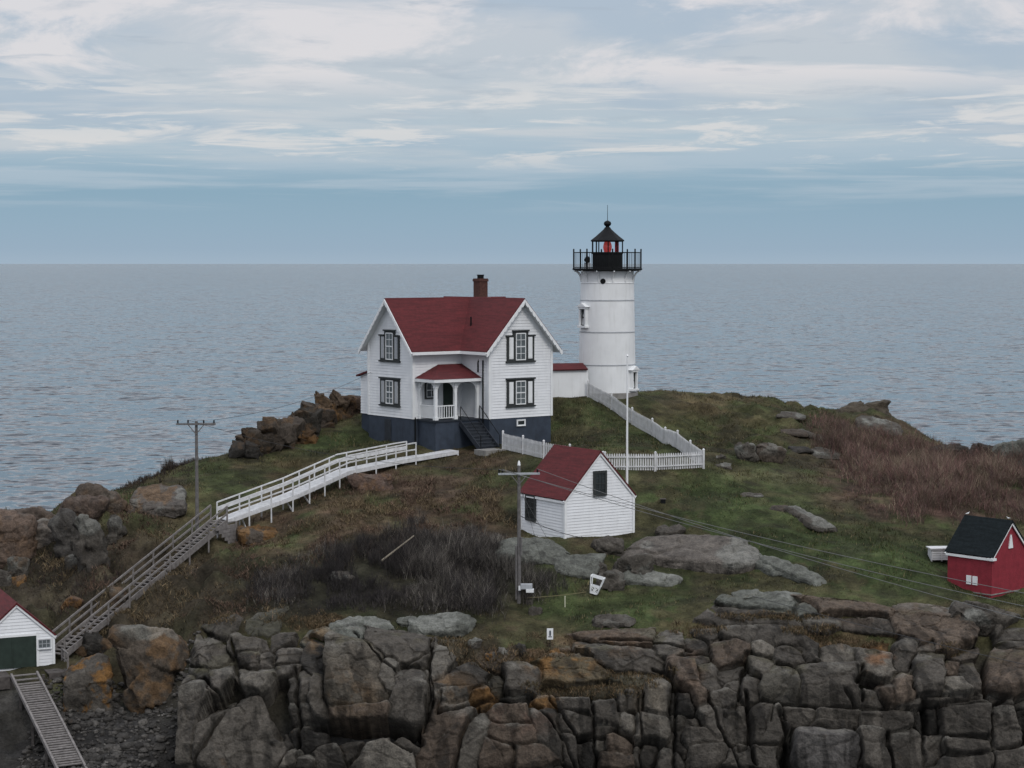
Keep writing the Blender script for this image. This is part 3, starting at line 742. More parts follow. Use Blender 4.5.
    if orange:
        k = sstep(.0, .45, fbm(q[:, 0] * 1.6 * nf + o3[0], q[:, 1] * nf, q[:, 2] * 1.6 * nf + 3, 5, seed + 40, .62) + .25 * orange - .1) * orange
        cc = cc * (1 - k[:, None]) + np.array([.125, .066, .022]) * k[:, None]
    if pale:
        k = sstep(.1, .35, fbm(q[:, 0] * nf + 9, q[:, 1] * nf + o3[0], q[:, 2] * nf, 4, seed + 60) + .2 * pale) * pale * sstep(-.1, .5, q[:, 2] / hfull * 2)
        cc = cc * (1 - k[:, None]) + np.array([.150, .154, .140]) * k[:, None]
    if rot is not None: q = q @ rot
    ob = np_mesh(name, q, f, M['rock'], cc)
    ob.location = c
    tag(ob, label, cat, group)
    return ob



# ================================================================== THE KEEPER'S HOUSE
ALPH = R(37.6)
house = thing('keepers_house', 'white clapboard house with red cross-gable roof, scalloped white gable trim and dark blue basement', 'house', W(462, 447.5, 141) + Vector((0, 0, .08)), ALPH)
house.location.z = 13.0
ZB, ZW, ZE, ZR, SL = -1.2, 1.98, 6.66, 10.35, 1.10
XL, XR, YF, YB = -4.2, 5.5, -3.2, 5.5
HALF = 2.75
ZPL = ZR - SL * HALF - .05          # wall plate


def gable_poly(w, zr=ZR - .12): return [(0, ZW), (w, ZW), (w, ZPL), (w / 2, zr), (0, ZPL)]


WALLS = {'lg': ((XL, YB), (XL, 0)), 'ls': ((XL, 0), (0, 0)), 'rs': ((0, 0), (0, YF)), 'rg': ((0, YF), (XR, YF)), 'rr': ((XR, YF), (XR, YB)), 'bk': ((XR, YB), (XL, YB))}
mb = MB()
siding(mb, *WALLS['lg'], gable_poly(5.5)); siding(mb, *WALLS['rg'], gable_poly(5.5))
siding(mb, *WALLS['ls'], [(0, ZW), (4.2, ZW), (4.2, ZPL), (0, ZPL)]); siding(mb, *WALLS['rs'], [(0, ZW), (3.2, ZW), (3.2, ZPL), (0, ZPL)])
siding(mb, *WALLS['rr'], [(0, ZW), (8.7, ZW), (8.7, ZPL), (5.95, ZR - .12), (3.2, ZPL), (0, ZPL)])
siding(mb, *WALLS['bk'], [(0, ZW), (9.7, ZW), (9.7, ZPL), (5.5, ZPL), (2.75, ZR - .12), (0, ZPL)])
mb.build('wall', M['white'], house)
for (x, y) in ((XL, YB), (XL, 0), (0, YF), (XR, YF), (XR, YB)):
    mb = MB(); mb.box((x - .09, y - .09, ZW), (x + .09, y + .09, ZPL - .05)); mb.build('corner_board', M['trim'], house)
mb = MB()
mb.box((XL - .02, 0 + .0, ZB), (XR - .03, YB + .02, ZW)); mb.box((0 - .0, YF - .02, ZB), (XR - .033, 0.004, ZW - .003))
mb.build('basement', M['blue'], house)


def roof_prism(mb, ax, lo, hi, c, half, zr, sl, oh, th=.10, drop=0):
    """two slopes either side of a ridge along axis ax"""
    h = half + oh
    for sg in (-1, 1):
        if ax == 'x': q = [(lo, c, zr), (hi, c, zr), (hi, c + sg * h, zr - sl * h), (lo, c + sg * h, zr - sl * h)]
        else: q = [(c, lo, zr), (c, hi, zr), (c + sg * h, hi, zr - sl * h), (c + sg * h, lo, zr - sl * h)]
        mb.slab([(a, b_, z - drop) for a, b_, z in q], th)


OHG = .48
mb = MB(); roof_prism(mb, 'x', XL - OHG, XR + OHG, HALF, HALF, ZR, SL, .6); roof_prism(mb, 'y', YF - OHG, YB + OHG, HALF, HALF, ZR + .012, SL, .6)
rf = mb.build('roof', M['red_roof'], house)
mb = MB(); mb.box((3.34, HALF - .38, ZR - .5), (4.06, HALF + .38, ZR + 1.12)); mb.box((3.29, HALF - .43, ZR + 1.12), (4.11, HALF + .43, ZR + 1.26)); mb.box((3.32, HALF - .40, ZR + 1.26), (4.08, HALF + .40, ZR + 1.33))
ch = mb.build('chimney', M['brick'], rf)
mb = MB(); mb.lathe([(.24, 0), (.24, .2), (.27, .22), (.27, .28)], 12, (3.7, HALF, ZR + 1.33)); mb.build('chimney_pot', M['black'], rf)
mb = MB(); mb.box((3.2, HALF - .56, ZR - .55), (4.2, HALF + .56, ZR - .02)); mb.build('flashing', M['metal'], rf)
mb = MB(); mb.tube((.95, .2, ZR - 2.7), (.95, .2, ZR - 1.35), .06); mb.build('vent_pipe', M['black'], rf)
# white soffits, gutters and the scalloped gable boards
mb = MB(); roof_prism(mb, 'x', XL - OHG + .04, XR + OHG - .04, HALF, HALF, ZR, SL, .57, .05, .155); roof_prism(mb, 'y', YF - OHG + .04, YB + OHG - .04, HALF, HALF, ZR, SL, .57, .05, .16)
mb.build('soffit', M['trim'], house)
ze = ZR - SL * (HALF + .6)
for lo_, hi_ in (((XL - OHG, -.66, ze - .22), (-.62, -.58, ze - .02)), ((-.66, YF - OHG, ze - .225), (-.58, -.6, ze - .025)), ((XR + .58, YF - OHG, ze - .22), (XR + .66, -.6, ze - .02))):
    mb = MB(); mb.box(lo_, hi_); mb.build('fascia', M['trim'], house)


def bargeboard(p0, p1, s0, half, zr, off, n=11, name='bargeboard'):
    fr = wall_frame(p0, p1, s0, 0, off)
    for sg in (-1, 1):
        L_ = half + .62
        mb = MB(); top = []; low = []
        k = n * 8
        for i in range(k + 1):
            t = i / k * L_
            zt_ = zr - .115 - SL * t
            ph = (i / k * n) % 1
            low.append((sg * t, zt_ - .15 - .15 * math.sqrt(max(0, 1 - (2 * ph - 1) ** 2))))
            top.append((sg * t, zt_ + .03))
        for i in range(k):
            a, b_, c_, d_ = top[i], top[i + 1], low[i + 1], low[i]
            f = [fr @ Vector((q[0], .0, q[1])) for q in (a, b_, c_, d_)]; g = [fr @ Vector((q[0], .07, q[1])) for q in (a, b_, c_, d_)]
            mb.add(f + g, [(0, 1, 2, 3), (7, 6, 5, 4), (3, 2, 6, 7), (1, 0, 4, 5)])
        mb.build(name, M['trim'], house)


bargeboard(*WALLS['lg'], 2.75, HALF, ZR, OHG); bargeboard(*WALLS['rg'], 2.75, HALF, ZR, OHG)
bargeboard(*WALLS['rr'], 5.95, HALF, ZR, OHG); bargeboard(*WALLS['bk'], 2.75, HALF, ZR, OHG)


def triple_window(wall, s, zc, upper, light):
    fr = wall_frame(*WALLS[wall], s, zc, .06)
    b_ = MB()
    h = 1.62
    b_.box((-1.22, -.03, -h / 2 - .1), (1.22, .03, h / 2 + (.0 if upper else .12)), fr)
    if upper: b_.box((-.68, -.03, -h / 2 - .1), (.68, .033, h / 2 + .36), fr); b_.box((-.74, -.02, h / 2 + .36), (.74, .12, h / 2 + .46), fr); b_.box((-1.3, -.02, h / 2), (-.70, .11, h / 2 + .1), fr); b_.box((.70, -.02, h / 2), (1.3, .11, h / 2 + .1), fr)
    else: b_.box((-1.3, -.02, h / 2 + .12), (1.3, .12, h / 2 + .22), fr)
    b_.box((-1.3, -.02, -h / 2 - .2), (1.3, .12, -h / 2 - .1), fr)
    w = b_.build('window', M['darkframe'], house)
    hh = h + (.28 if upper else .04)
    zo = (.10 if upper else .0)
    f = MB(); t = .06; ww = .44
    f.box((-ww, .03, zo - hh / 2), (-ww + t, .08, zo + hh / 2), fr); f.box((ww - t, .03, zo - hh / 2), (ww, .08, zo + hh / 2), fr)
    for z0 in (-hh / 2, -.035, hh / 2 - t): f.box((-ww + t, .03, zo + z0), (ww - t, .084, zo + z0 + t + .01), fr)
    for x in (0,): f.box((x - .016, .03, zo - hh / 2 + t), (x + .016, .072, zo + hh / 2 - t), fr)
    for z0 in (-.25, .25): f.box((-ww + t, .03, zo + z0 * hh - .016), (ww - t, .07, zo + z0 * hh + .016), fr)
    f.build('sash', M['trim'], w)
    g = MB(); g.box((-ww + .02, .031, zo - hh / 2 + .02), (ww - .02, .05, zo + hh / 2 - .02), fr); g.build('pane', M['glass'], w)
    for sg in (-1, 1):
        sh = MB()
        x0, x1 = (.66, 1.02) if sg > 0 else (-1.02, -.66)
        sh.box((x0, .03, -h / 2 + .06), (x1, .07, h / 2 - .04), fr)
        sh.box((x0 + .06, .07, -h / 2 + .14), (x1 - .06, .085, h / 2 - .12), fr)
        sh.build('side_panel', M['trim'] if light else M['metal'], w)


triple_window('rg', 2.70, 6.85, True, True); triple_window('rg', 2.70, 3.72, False, True)
triple_window('lg', 2.75, 6.85, True, False); triple_window('lg', 2.75, 3.72, False, False)
sash_window(house, wall_frame(*WALLS['rg'], 2.75, 1.6, .04), .66, .36, 1, 1, mid=False, case='trim', cw=.05, glass='darkglass')
sash_window(house, wall_frame(*WALLS['rr'], 2.2, 3.7, .05), .9, 1.7); sash_window(house, wall_frame(*WALLS['rr'], 5.9, 6.9, .05), .9, 1.7); sash_window(house, wall_frame(*WALLS['rr'], 5.9, 3.7, .05), .9, 1.7)
# porch in the inner corner
px0, px1, py0 = -3.9, 0.0, -2.2
mb = MB(); mb.box((px0 + .1, py0 + .08, ZB), (-.02, -.03, ZW - .12)); pb = mb.build('porch_base', M['blue'], house)
mb = MB(); mb.box((px0, py0, ZW - .11), (-.03, -.05, ZW + .02)); mb.build('porch_floor', M['stepblue'], house)
ex0, ey0, zlo, zhi = -4.12, -2.46, 4.82, 5.72
A_, B_, C_, D_, E_, F_ = (ex0, -.06, zlo), (ex0, ey0, zlo), (-.06, ey0, zlo), (-.06, -.06, zhi), (-2.1, -.06, zhi), None
mb = MB(); mb.add([A_, B_, C_, D_, E_, (-.06, -.06, zlo)], [(1, 2, 3, 4), (0, 1, 4), (0, 5, 2, 1), (2, 5, 3), (5, 0, 4, 3)]); mb.build('porch_roof', M['red_roof'], house)
mb = MB(); mb.box((ex0 + .02, ey0 + .02, zlo - .22), (-.06, ey0 + .09, zlo - .003)); mb.box((ex0 + .02, ey0 + .09, zlo - .22), (ex0 + .09, -.06, zlo - .003)); mb.box((ex0 + .25, ey0 + .25, zlo - .14), (-.06, -.06, zlo - .08)); mb.build('porch_fascia', M['trim'], house)
posts = [(px0 + .2, py0 + .2), (-2.05, py0 + .2), (-.14, py0 + .2), (px0 + .2, -.14)]
for (x, y) in posts:
    mb = MB(); mb.box((x - .1, y - .1, ZW + .02), (x + .1, y + .1, zlo - .14)); mb.box((x - .14, y - .14, ZW + .02), (x + .14, y + .14, ZW + .24)); mb.box((x - .14, y - .14, zlo - .62), (x + .14, y + .14, zlo - .52)); mb.build('porch_post', M['trim'], house)


def arch(p0, p1, ztop, rise=.75):
    """spandrel with a round opening between two posts"""
    p0 = Vector((*p0, 0)); p1 = Vector((*p1, 0)); d = p1 - p0; L_ = d.length; d.normalize(); n = Vector((d.y, -d.x, 0)); k = 20
    mb = MB()
    for i in range(k):
        q = []
        for j in (i, i + 1):
            t = j / k; e = abs(2 * t - 1)
            zb = ztop - .12 - rise * (1 - math.sqrt(max(0, 1 - e ** 2.6)))
            q += [(p0 + d * L_ * t, zb)]
        (a, za), (b_, zb_) = q
        vs = []
        for o in (-.04, .04):
            vs += [a + n * o + Vector((0, 0, ztop)), b_ + n * o + Vector((0, 0, ztop)), b_ + n * o + Vector((0, 0, zb_)), a + n * o + Vector((0, 0, za))]
        mb.add(vs, [(0, 1, 2, 3), (7, 6, 5, 4), (3, 2, 6, 7)])
    mb.build('porch_arch', M['trim'], house)


zt_ = zlo - .14
arch((px0 + .3, py0 + .2), (-2.15, py0 + .2), zt_); arch((-1.95, py0 + .2), (-.24, py0 + .2), zt_); arch((px0 + .2, -.24), (px0 + .2, py0 + .3), zt_)


def railing(p0, p1, z0, z1, solid=False):
    mb = MB(); p0 = Vector((*p0, 0)); p1 = Vector((*p1, 0)); n = max(2, int((p1 - p0).length / (.19 if not solid else .105)))
    mb.beam(p0 + Vector((0, 0, z1)), p1 + Vector((0, 0, z1)), .09, .07); mb.beam(p0 + Vector((0, 0, z0)), p1 + Vector((0, 0, z0)), .07, .06)
    for i in range(1, n):
        q = p0.lerp(p1, i / n); mb.beam(q + Vector((0, 0, z0)), q + Vector((0, 0, z1)), .045 if not solid else .09, .045)
    mb.build('porch_railing', M['trim'], house)


railing((px0 + .3, py0 + .2), (-2.15, py0 + .2), ZW + .15, ZW + .98); railing((px0 + .2, -.24), (px0 + .2, py0 + .3), ZW + .15, ZW + .98, True)
mb = MB(); fr = wall_frame(*WALLS['ls'], 3.0, ZW + 1.1, .05); mb.box((-.46, 0, -1.08), (.46, .05, 1.35), fr); dr = mb.build('door', M['green'], house)
mb = MB(); mb.tube(fr @ Vector((.36, .05, -.1)), fr @ Vector((.36, .12, -.1)), .035); mb.build('door_knob', M['metal'], dr)
sash_window(house, wall_frame(*WALLS['ls'], 1.5, 3.95, .05), .85, 1.0, 2, 2, case='darkframe', glass='darkglass')
# steps
n = 9; mb = MB()
for i in range(n):
    z1 = ZW - .05 - (i + 1) * (ZW - .1) / n; y1 = py0 - i * .27
    mb.box((-1.75, y1 - .30, z1 - .06), (-.2, y1, z1)); mb.box((-1.72, y1 - .27, z1 - .30), (-.23, y1 - .02, z1 - .061))
st = mb.build('steps', M['stepblue'], house)
mb = MB()
for x in (-1.79, -.16): mb.beam((x, py0, ZW - .22), (x, py0 - n * .27, -.02), .06, .34)
mb.build('stringer', M['stepblue'], st)
mb = MB()
for x in (-1.79, -.16):
    mb.tube((x, py0 - .1, ZW), (x, py0 - .1, ZW + .9), .03); mb.tube((x, py0 - n * .27, 0), (x, py0 - n * .27, .95), .03); mb.tube((x, py0 - .1, ZW + .9), (x, py0 - n * .27, .95), .025)
mb.build('handrail', M['black'], st)
mb = MB(); mb.box((-2.3, py0 - 3.7, -.5), (.35, py0 - 2.35, .10)); mb.build('landing_slab', M['concrete'], house)
# downpipes, basement door, enclosed side entry
mb = MB(); mb.tube((.12, -2.0, ZE - .35), (-.08, -2.0, ZE - .8), .05); mb.tube((-.08, -2.0, ZE - .8), (-.08, -2.0, 5.2), .05); mb.build('downpipe', M['black'], house)
mb = MB(); mb.tube((-.10, -2.6, ZE - .6), (-.10, -2.6, 0), .05); mb.build('downpipe', M['black'], house)
mb = MB(); mb.tube((XL + .12, -.1, 2.1), (XL + .12, -.1, 0), .05); mb.build('downpipe', M['black'], house)
mb = MB(); fr = wall_frame(*WALLS['lg'], 2.45, .85, .03); mb.box((-.4, 0, -1.0), (.4, .04, .95), fr); mb.build('basement_door', M['stepblue'], house)
ax0, ax1, ay0, ay1 = -3.9, .4, 5.5, 7.0
mb = MB(); siding(mb, (ax0, ay1), (ax0, ay0 + .1), [(0, ZW), (1.4, ZW), (1.4, 5.0), (0, 4.72)]); siding(mb, (ax1, ay1), (ax0, ay1), [(0, ZW), (4.3, ZW), (4.3, 4.72), (0, 4.72)]); siding(mb, (ax1, ay0 + .1), (ax1, ay1), [(0, ZW), (1.4, ZW), (1.4, 4.72), (0, 5.0)])
mb.build('side_entry_wall', M['white'], house)
mb = MB(); mb.box((ax0 + .02, ay0 + .03, ZB), (ax1 - .02, ay1 - .02, ZW - .004)); mb.build('side_entry_base', M['blue'], house)
mb = MB(); mb.slab([(ax0 - .25, ay0 + .04, 5.18), (ax1 + .2, ay0 + .04, 5.18), (ax1 + .2, ay1 + .3, 4.74), (ax0 - .25, ay1 + .3, 4.74)], .12); mb.build('side_entry_roof', M['red_roof'], house)

# ================================================================== THE LIGHTHOUSE
lt = W(607, 394, 150.5)
lh = thing('lighthouse', 'round white lighthouse tower with black lantern and railed gallery on the island crest', 'lighthouse', lt)
s_ = FPX / 150.5
def zpx(py, Y=150.5): return W(607, py, Y).z - lt.z
zg = zpx(269)
r0, r1 = 2.17, 1.98
def rad(z): return r0 + (r1 - r0) * z / zg
mb = MB(); mb.lathe([(r0, -1.0), (r0, 0)] + [(rad(zg * i / 12), zg * i / 12) for i in range(1, 13)], 64); mb.build('tower', M['tower'], lh, True)
mb = MB(); mb.lathe([(r0 + .16, -1.0), (r0 + .16, .16), (r0 + .02, .2)], 64); mb.build('foundation', M['concrete'], lh, True)
for py in (364, 331.5, 300):
    z = zpx(py); mb = MB(); mb.lathe([(rad(z) + .001, z - .05), (rad(z) + .03, z - .04), (rad(z) + .03, z + .02), (rad(z) + .001, z + .05)], 64); mb.build('seam_band', M['metal'], lh, True)
z = zpx(283); mb = MB(); mb.lathe([(r1 + .002, z - .04), (r1 + .06, z), (r1 + .03, z + .05), (r1 + .002, z + .06)], 64); mb.build('cornice_band', M['tower'], lh, True)
mb = MB(); mb.lathe([(2.1, zg - .16), (2.55, zg - .10), (2.62, zg - .06), (2.62, zg + .05)], 48); mb.build('gallery_deck', M['black'], lh, True)
for k in range(12):
    t = 2 * math.pi * (k + .3) / 12; d = Vector((math.cos(t), math.sin(t), 0)); mb = MB()
    a = d * (r1 - .05); pts = []
    for i in range(7):
        u = i / 6; pts.append((r1 + .04 + .52 * (1 - math.cos(u * math.pi / 2)), zg - .95 + .80 * math.sin(u * math.pi / 2)))
    for (ra, za), (rb, zb) in zip(pts, pts[1:]): mb.beam(d * ra + Vector((0, 0, za)), d * rb + Vector((0, 0, zb)), .09, .09)
    mb.build('bracket', M['tower'] if k % 1 == 0 else M['black'], lh)
zr_ = zpx(252.5)
mb = MB(); nb = 48
for z in (zg + .12, zr_):
    for k in range(nb):
        a = 2 * math.pi * k / nb; c_ = 2 * math.pi * (k + 1) / nb
        mb.tube((2.55 * math.cos(a), 2.55 * math.sin(a), z), (2.55 * math.cos(c_), 2.55 * math.sin(c_), z), .03, n=5)
for k in range(nb * 2):
    a = math.pi * k / nb; mb.tube((2.55 * math.cos(a), 2.55 * math.sin(a), zg), (2.55 * math.cos(a), 2.55 * math.sin(a), zr_), .013, n=4)
mb.build('railing', M['black'], lh)
for k in range(8):
    a = 2 * math.pi * (k + .13) / 8; mb = MB(); x, y = 2.55 * math.cos(a), 2.55 * math.sin(a)
    mb.tube((x, y, zg), (x, y, zr_ + .16), .055); mb.lathe([(.03, 0), (.07, .05), (.05, .11), (.01, .15)], 8, (x, y, zr_ + .14)); mb.build('railing_post', M['black'], lh)
zl, zt2 = zpx(252.8), zpx(241)
rl = 1.17
mb = MB(); mb.lathe([(rl, zg + .04), (rl, zl - .1), (rl + .06, zl - .06), (rl + .06, zl)], 10); mb.build('lantern_wall', M['black'], lh)
mb = MB(); mb.lathe([(rl - .05, zl), (rl - .05, zt2)], 10); mb.f = mb.f[:-2]; mb.build('lantern_glass', M['lglass'], lh)
for k in range(10):
    a = 2 * math.pi * (k + .5) / 10; mb = MB(); mb.tube((rl * math.cos(a), rl * math.sin(a), zl), (rl * math.cos(a), rl * math.sin(a), zt2), .045, n=6); mb.build('astragal', M['black'], lh)
zroof = zpx(228.5)
mb = MB(); mb.lathe([(rl + .02, zt2 - .06), (rl + .13, zt2 - .02), (rl + .13, zt2 + .06), (.95, zt2 + .32), (.55, zt2 + .66), (.3, zroof - .05), (.2, zroof + .1)], 10); lr = mb.build('lantern_roof', M['black'], lh)
mb = MB(); mb.lathe([(.14, zroof + .05), (.14, zroof + .16), (.24, zroof + .24), (.29, zroof + .36), (.24, zroof + .5), (.1, zroof + .58), (.03, zroof + .6)], 16); mb.build('ventilator_ball', M['black'], lr, True)
mb = MB(); mb.tube((0, 0, zroof + .58), (0, 0, zpx(205)), .022, .014); mb.build('lightning_rod', M['black'], lr)
mb = MB(); zc_ = (zl + zt2) / 2
mb.lathe([(.1, zl - .02), (.22, zl + .02), (.30, zc_ - .16), (.32, zc_), (.30, zc_ + .16), (.22, zt2 - .08), (.1, zt2 - .04)], 16); mb.build('lens', M['lens'], lh, True)
mb = MB(); mb.lathe([(.30, zl - .3), (.30, zl - .03)], 12); mb.build('lens_pedestal', M['black'], lh)
for rx in (.62, -.95):
    if rx > 0:
        mb = MB(); mb.box((.55, .35, zl + .02), (.80, .42, zt2 - .06)); mb.build('red_glass_panel', M['pink'], lh)
# tower windows
def tower_window(az, zc, w=.62, h=1.25):
    d = Vector((math.cos(az), math.sin(az), 0)); r = rad(zc)
    t = Vector((-d.y, d.x, 0)); o = d * (r - .08)
    fr = Matrix(((t.x, d.x, 0, o.x), (t.y, d.y, 0, o.y), (0, 0, 1, zc), (0, 0, 0, 1)))
    c = MB(); c.box((-w / 2 - .16, -.2, -h / 2), (-w / 2, .26, h / 2), fr); c.box((w / 2, -.2, -h / 2), (w / 2 + .16, .26, h / 2), fr)
    c.box((-w / 2 - .26, -.2, -h / 2 - .14), (w / 2 + .26, .34, -h / 2), fr); c.box((-w / 2 - .2, -.2, h / 2), (w / 2 + .2, .3, h / 2 + .16), fr)
    v = [(-w / 2 - .34, -.2, h / 2 + .16), (w / 2 + .34, -.2, h / 2 + .16), (0, -.2, h / 2 + .46), (-w / 2 - .34, .36, h / 2 + .16), (w / 2 + .34, .36, h / 2 + .16), (0, .36, h / 2 + .46)]
    c.add(v, [(0, 1, 2), (5, 4, 3), (0, 3, 4, 1), (1, 4, 5, 2), (2, 5, 3, 0)], fr)
    wn = c.build('window', M['tower'], lh)
    f = MB(); f.box((-w / 2, -.1, -h / 2), (-w / 2 + .05, .12, h / 2), fr); f.box((w / 2 - .05, -.1, -h / 2), (w / 2, .12, h / 2), fr); f.box((-.02, -.1, -h / 2), (.02, .11, h / 2), fr)
    for z in (-h / 2, -.03, h / 2 - .06): f.box((-w / 2 + .05, -.1, z), (w / 2 - .05, .118, z + .06), fr)
    f.build('sash', M['darkframe'], wn)
    g = MB(); g.box((-w / 2, -.15, -h / 2), (w / 2, .07, h / 2), fr); g.build('pane', M['glass'], wn)
tower_window(R(-90 - 60), zpx(317)); tower_window(R(-90 + 62), zpx(379.5))
d = Vector((math.cos(R(-90 - 12)), math.sin(R(-90 - 12)), 0)); zc_ = zpx(281); mb = MB(); mb.tube(d * (r1 - .1) + Vector((0, 0, zc_)), d * (r1 + .06) + Vector((0, 0, zc_)), .2, n=14); mb.build('porthole', M['black'], lh)
dg = W(587.5, 268, 149.2)
fh = thing('fog_signal', 'small fog signal, white base and dark top, standing on the lighthouse gallery', 'fog signal', (dg.x, dg.y, lt.z + zg + .052))
mb = MB(); mb.box((-.22, -.18, 0), (.22, .18, .42)); mb.build('base', M['metal'], fh)
mb = MB(); mb.lathe([(.12, .42), (.20, .5), (.20, .78), (.14, .86), (.05, .9)], 12); mb.tube((-.05, -.1, .62), (-.1, -.42, .62), .07, .16, 12); mb.build('horn', M['black'], fh)

# covered way between house and tower
c0 = W(587, 396, 148.5); c1 = W(550, 398, 147.5)
cw = thing('covered_way', 'low white walled passage with red roof joining the house to the lighthouse tower', 'passage', (c1.x, c1.y, c1.z))
d = (c0 - c1); d.z = 0; L_ = d.length + .1; cw.rotation_euler = (0, 0, math.atan2(d.y, d.x)); hz = W(569, 369.5, 148).z - c1.z
mb = MB(); mb.box((-1.2, 0, -.6), (L_, 1.7, hz)); mb.build('wall', M['tower'], cw)
mb = MB(); mb.slab([(-1.3, -.2, hz + .02), (L_ - .1, -.2, hz + .02), (L_ - .1, .85, hz + .42), (-1.3, .85, hz + .42)], .1); mb.slab([(-1.3, 1.9, hz + .02), (L_ - .1, 1.9, hz + .02), (L_ - .1, .85, hz + .425), (-1.3, .85, hz + .425)], .1); mb.build('roof', M['red_roof'], cw)

# ================================================================== SHEDS
def shed(name, label, cat, origin, alpha, w, l, he, zr, wallm, roofm, oh=.16, board=True, below=.9, rake=.14):
    o = thing(name, label, cat, origin, alpha)
    sl = (zr - he) / (w / 2)
    mb = MB(); g = [(0, -below), (w, -below), (w, he), (w / 2, zr - .08), (0, he)]; r = [(0, -below), (l, -below), (l, he), (0, he)]
    wl = {'g': ((0, 0), (w, 0)), 'l': ((0, l), (0, 0)), 'r': ((w, 0), (w, l)), 'b': ((w, l), (0, l))}
    if board:
        for k, p in (('g', g), ('b', g), ('l', r), ('r', r)): siding(mb, *wl[k], p, .18, .03)
    else:
        for k, p in (('g', g), ('b', g), ('l', r), ('r', r)): siding(mb, *wl[k], p, 9, .0)
    mb.build('wall', wallm, o)
    mb = MB(); roof_prism(mb, 'y', -rake, l + rake, w / 2, w / 2, zr + .06, sl, oh, .09); mb.build('roof', roofm, o)
    for yy in (-rake + .02, l + rake - .10):
        for sg in (-1, 1):
            h = w / 2 + oh - .02
            mb = MB(); mb.beam((w / 2, yy + .04, zr - .10), (w / 2 + sg * h, yy + .04, zr - .10 - sl * h), .07, .15); mb.build('rake_board', M['trim'], o)
    for sg in (-1, 1):
        x = w / 2 + sg * (w / 2 + oh - .06); zz_ = zr - sl * (w / 2 + oh) - .02
        mb = MB(); mb.box((x - .04, -rake + .06, zz_ - .14), (x + .04, l + rake - .06, zz_)); mb.build('fascia', M['trim'], o)
    return o, wl


sh, wl = shed('storage_shed', 'small white clapboard shed with red gable roof above the bedrock slabs', 'shed', W(565, 537, 119), R(33), 5.05, 4.75, 2.34, 5.02, M['white'], M['red_roof'])
for (x, y) in ((0, 0), (5.05, 0), (0, 4.75), (5.05, 4.75)):
    mb = MB(); mb.box((x - .08, y - .08, -.9), (x + .08, y + .08, 2.25)); mb.build('corner_board', M['trim'], sh)
sash_window(sh, wall_frame(*wl['g'], 2.5, 3.08, .07), .74, 1.3, 3, 4, fr='darkframe', glass='darkglass'); sash_window(sh, wall_frame(*wl['l'], 1.15, 1.40, .07), .86, 1.38, 2, 4, fr='darkframe', glass='darkglass')

rs_, wl = shed('oil_house', 'small red painted brick shed with dark roof and white trim on the right-hand lawn', 'shed', W(991, 595.5, 112), R(41), 3.52, 3.0, 2.25, 4.08, M['redpaint'], M['dark_roof'], .12, False, rake=.16)
for k in (1.5, 1.92):
    fr = wall_frame(*wl['l'], k, .72, .01); mb = MB(); mb.box((-.16, -.02, -.25), (.16, .05, .25), fr); w_ = mb.build('vent_hatch', M['trim'], rs_)
fr = wall_frame(*wl['g'], 1.76, 2.95, .01); mb = MB()
mb.add([(-.2, 0, -.42), (.2, 0, -.42), (.05, 0, .35), (-.05, 0, .35), (-.2, .06, -.42), (.2, .06, -.42), (.05, .06, .35), (-.05, .06, .35)], [(4, 5, 6, 7), (0, 1, 5, 4), (1, 2, 6, 5), (2, 3, 7, 6), (3, 0, 4, 7)], fr); mb.build('gable_ornament', M['trim'], rs_)
for xa, xb in ((-.16, .2), (3.3, 3.68)):
    mb = MB(); mb.box((xa, -.2, 1.98), (xb, .2, 2.12)); mb.build('cornice_return', M['trim'], rs_)
mb = MB(); mb.box((-.05, -.05, .0), (3.57, 3.05, .06)); mb.build('plinth', M['concrete'], rs_)

bh_o = W(-20, 671, 108)
bh, wl = shed('boathouse', 'white clapboard boathouse with red roof and dark green door above the cove', 'boathouse', bh_o, R(24), 4.0, 5.6, 1.78, 3.58, M['white'], M['red_roof'], .14, below=.15)
mb = MB(); fr = wall_frame(*wl['g'], 1.72, 0.02, .045)
mb.box((-1.32, 0, 0), (1.32, .05, 1.72), fr); dr = mb.build('door', M['green'], bh)
mb = MB()
for x in (-1.32, 0, 1.25): mb.box((x - .0, .05, .03), (x + .07, .075, 1.70), fr)
mb.build('door_batten', M['green'], dr)
mb = MB(); mb.box((-1.46, 0, 0), (-1.325, .07, 1.85), fr); mb.box((1.325, 0, 0), (1.46, .07, 1.85), fr); mb.box((-1.46, 0, 1.72), (1.46, .066, 1.85), fr); mb.build('door_frame', M['trim'], dr)
sash_window(bh, wall_frame(*wl['g'], 3.48, 1.25, .07), .68, .5, 3, 2, mid=False, case='trim', cw=.05, fr='metal')
for (x, y) in ((0, 0), (4.0, 0), (4.0, 5.6)):
    mb = MB(); mb.box((x - .07, y - .07, -.15), (x + .07, y + .07, 1.7)); mb.build('corner_board', M['trim'], bh)

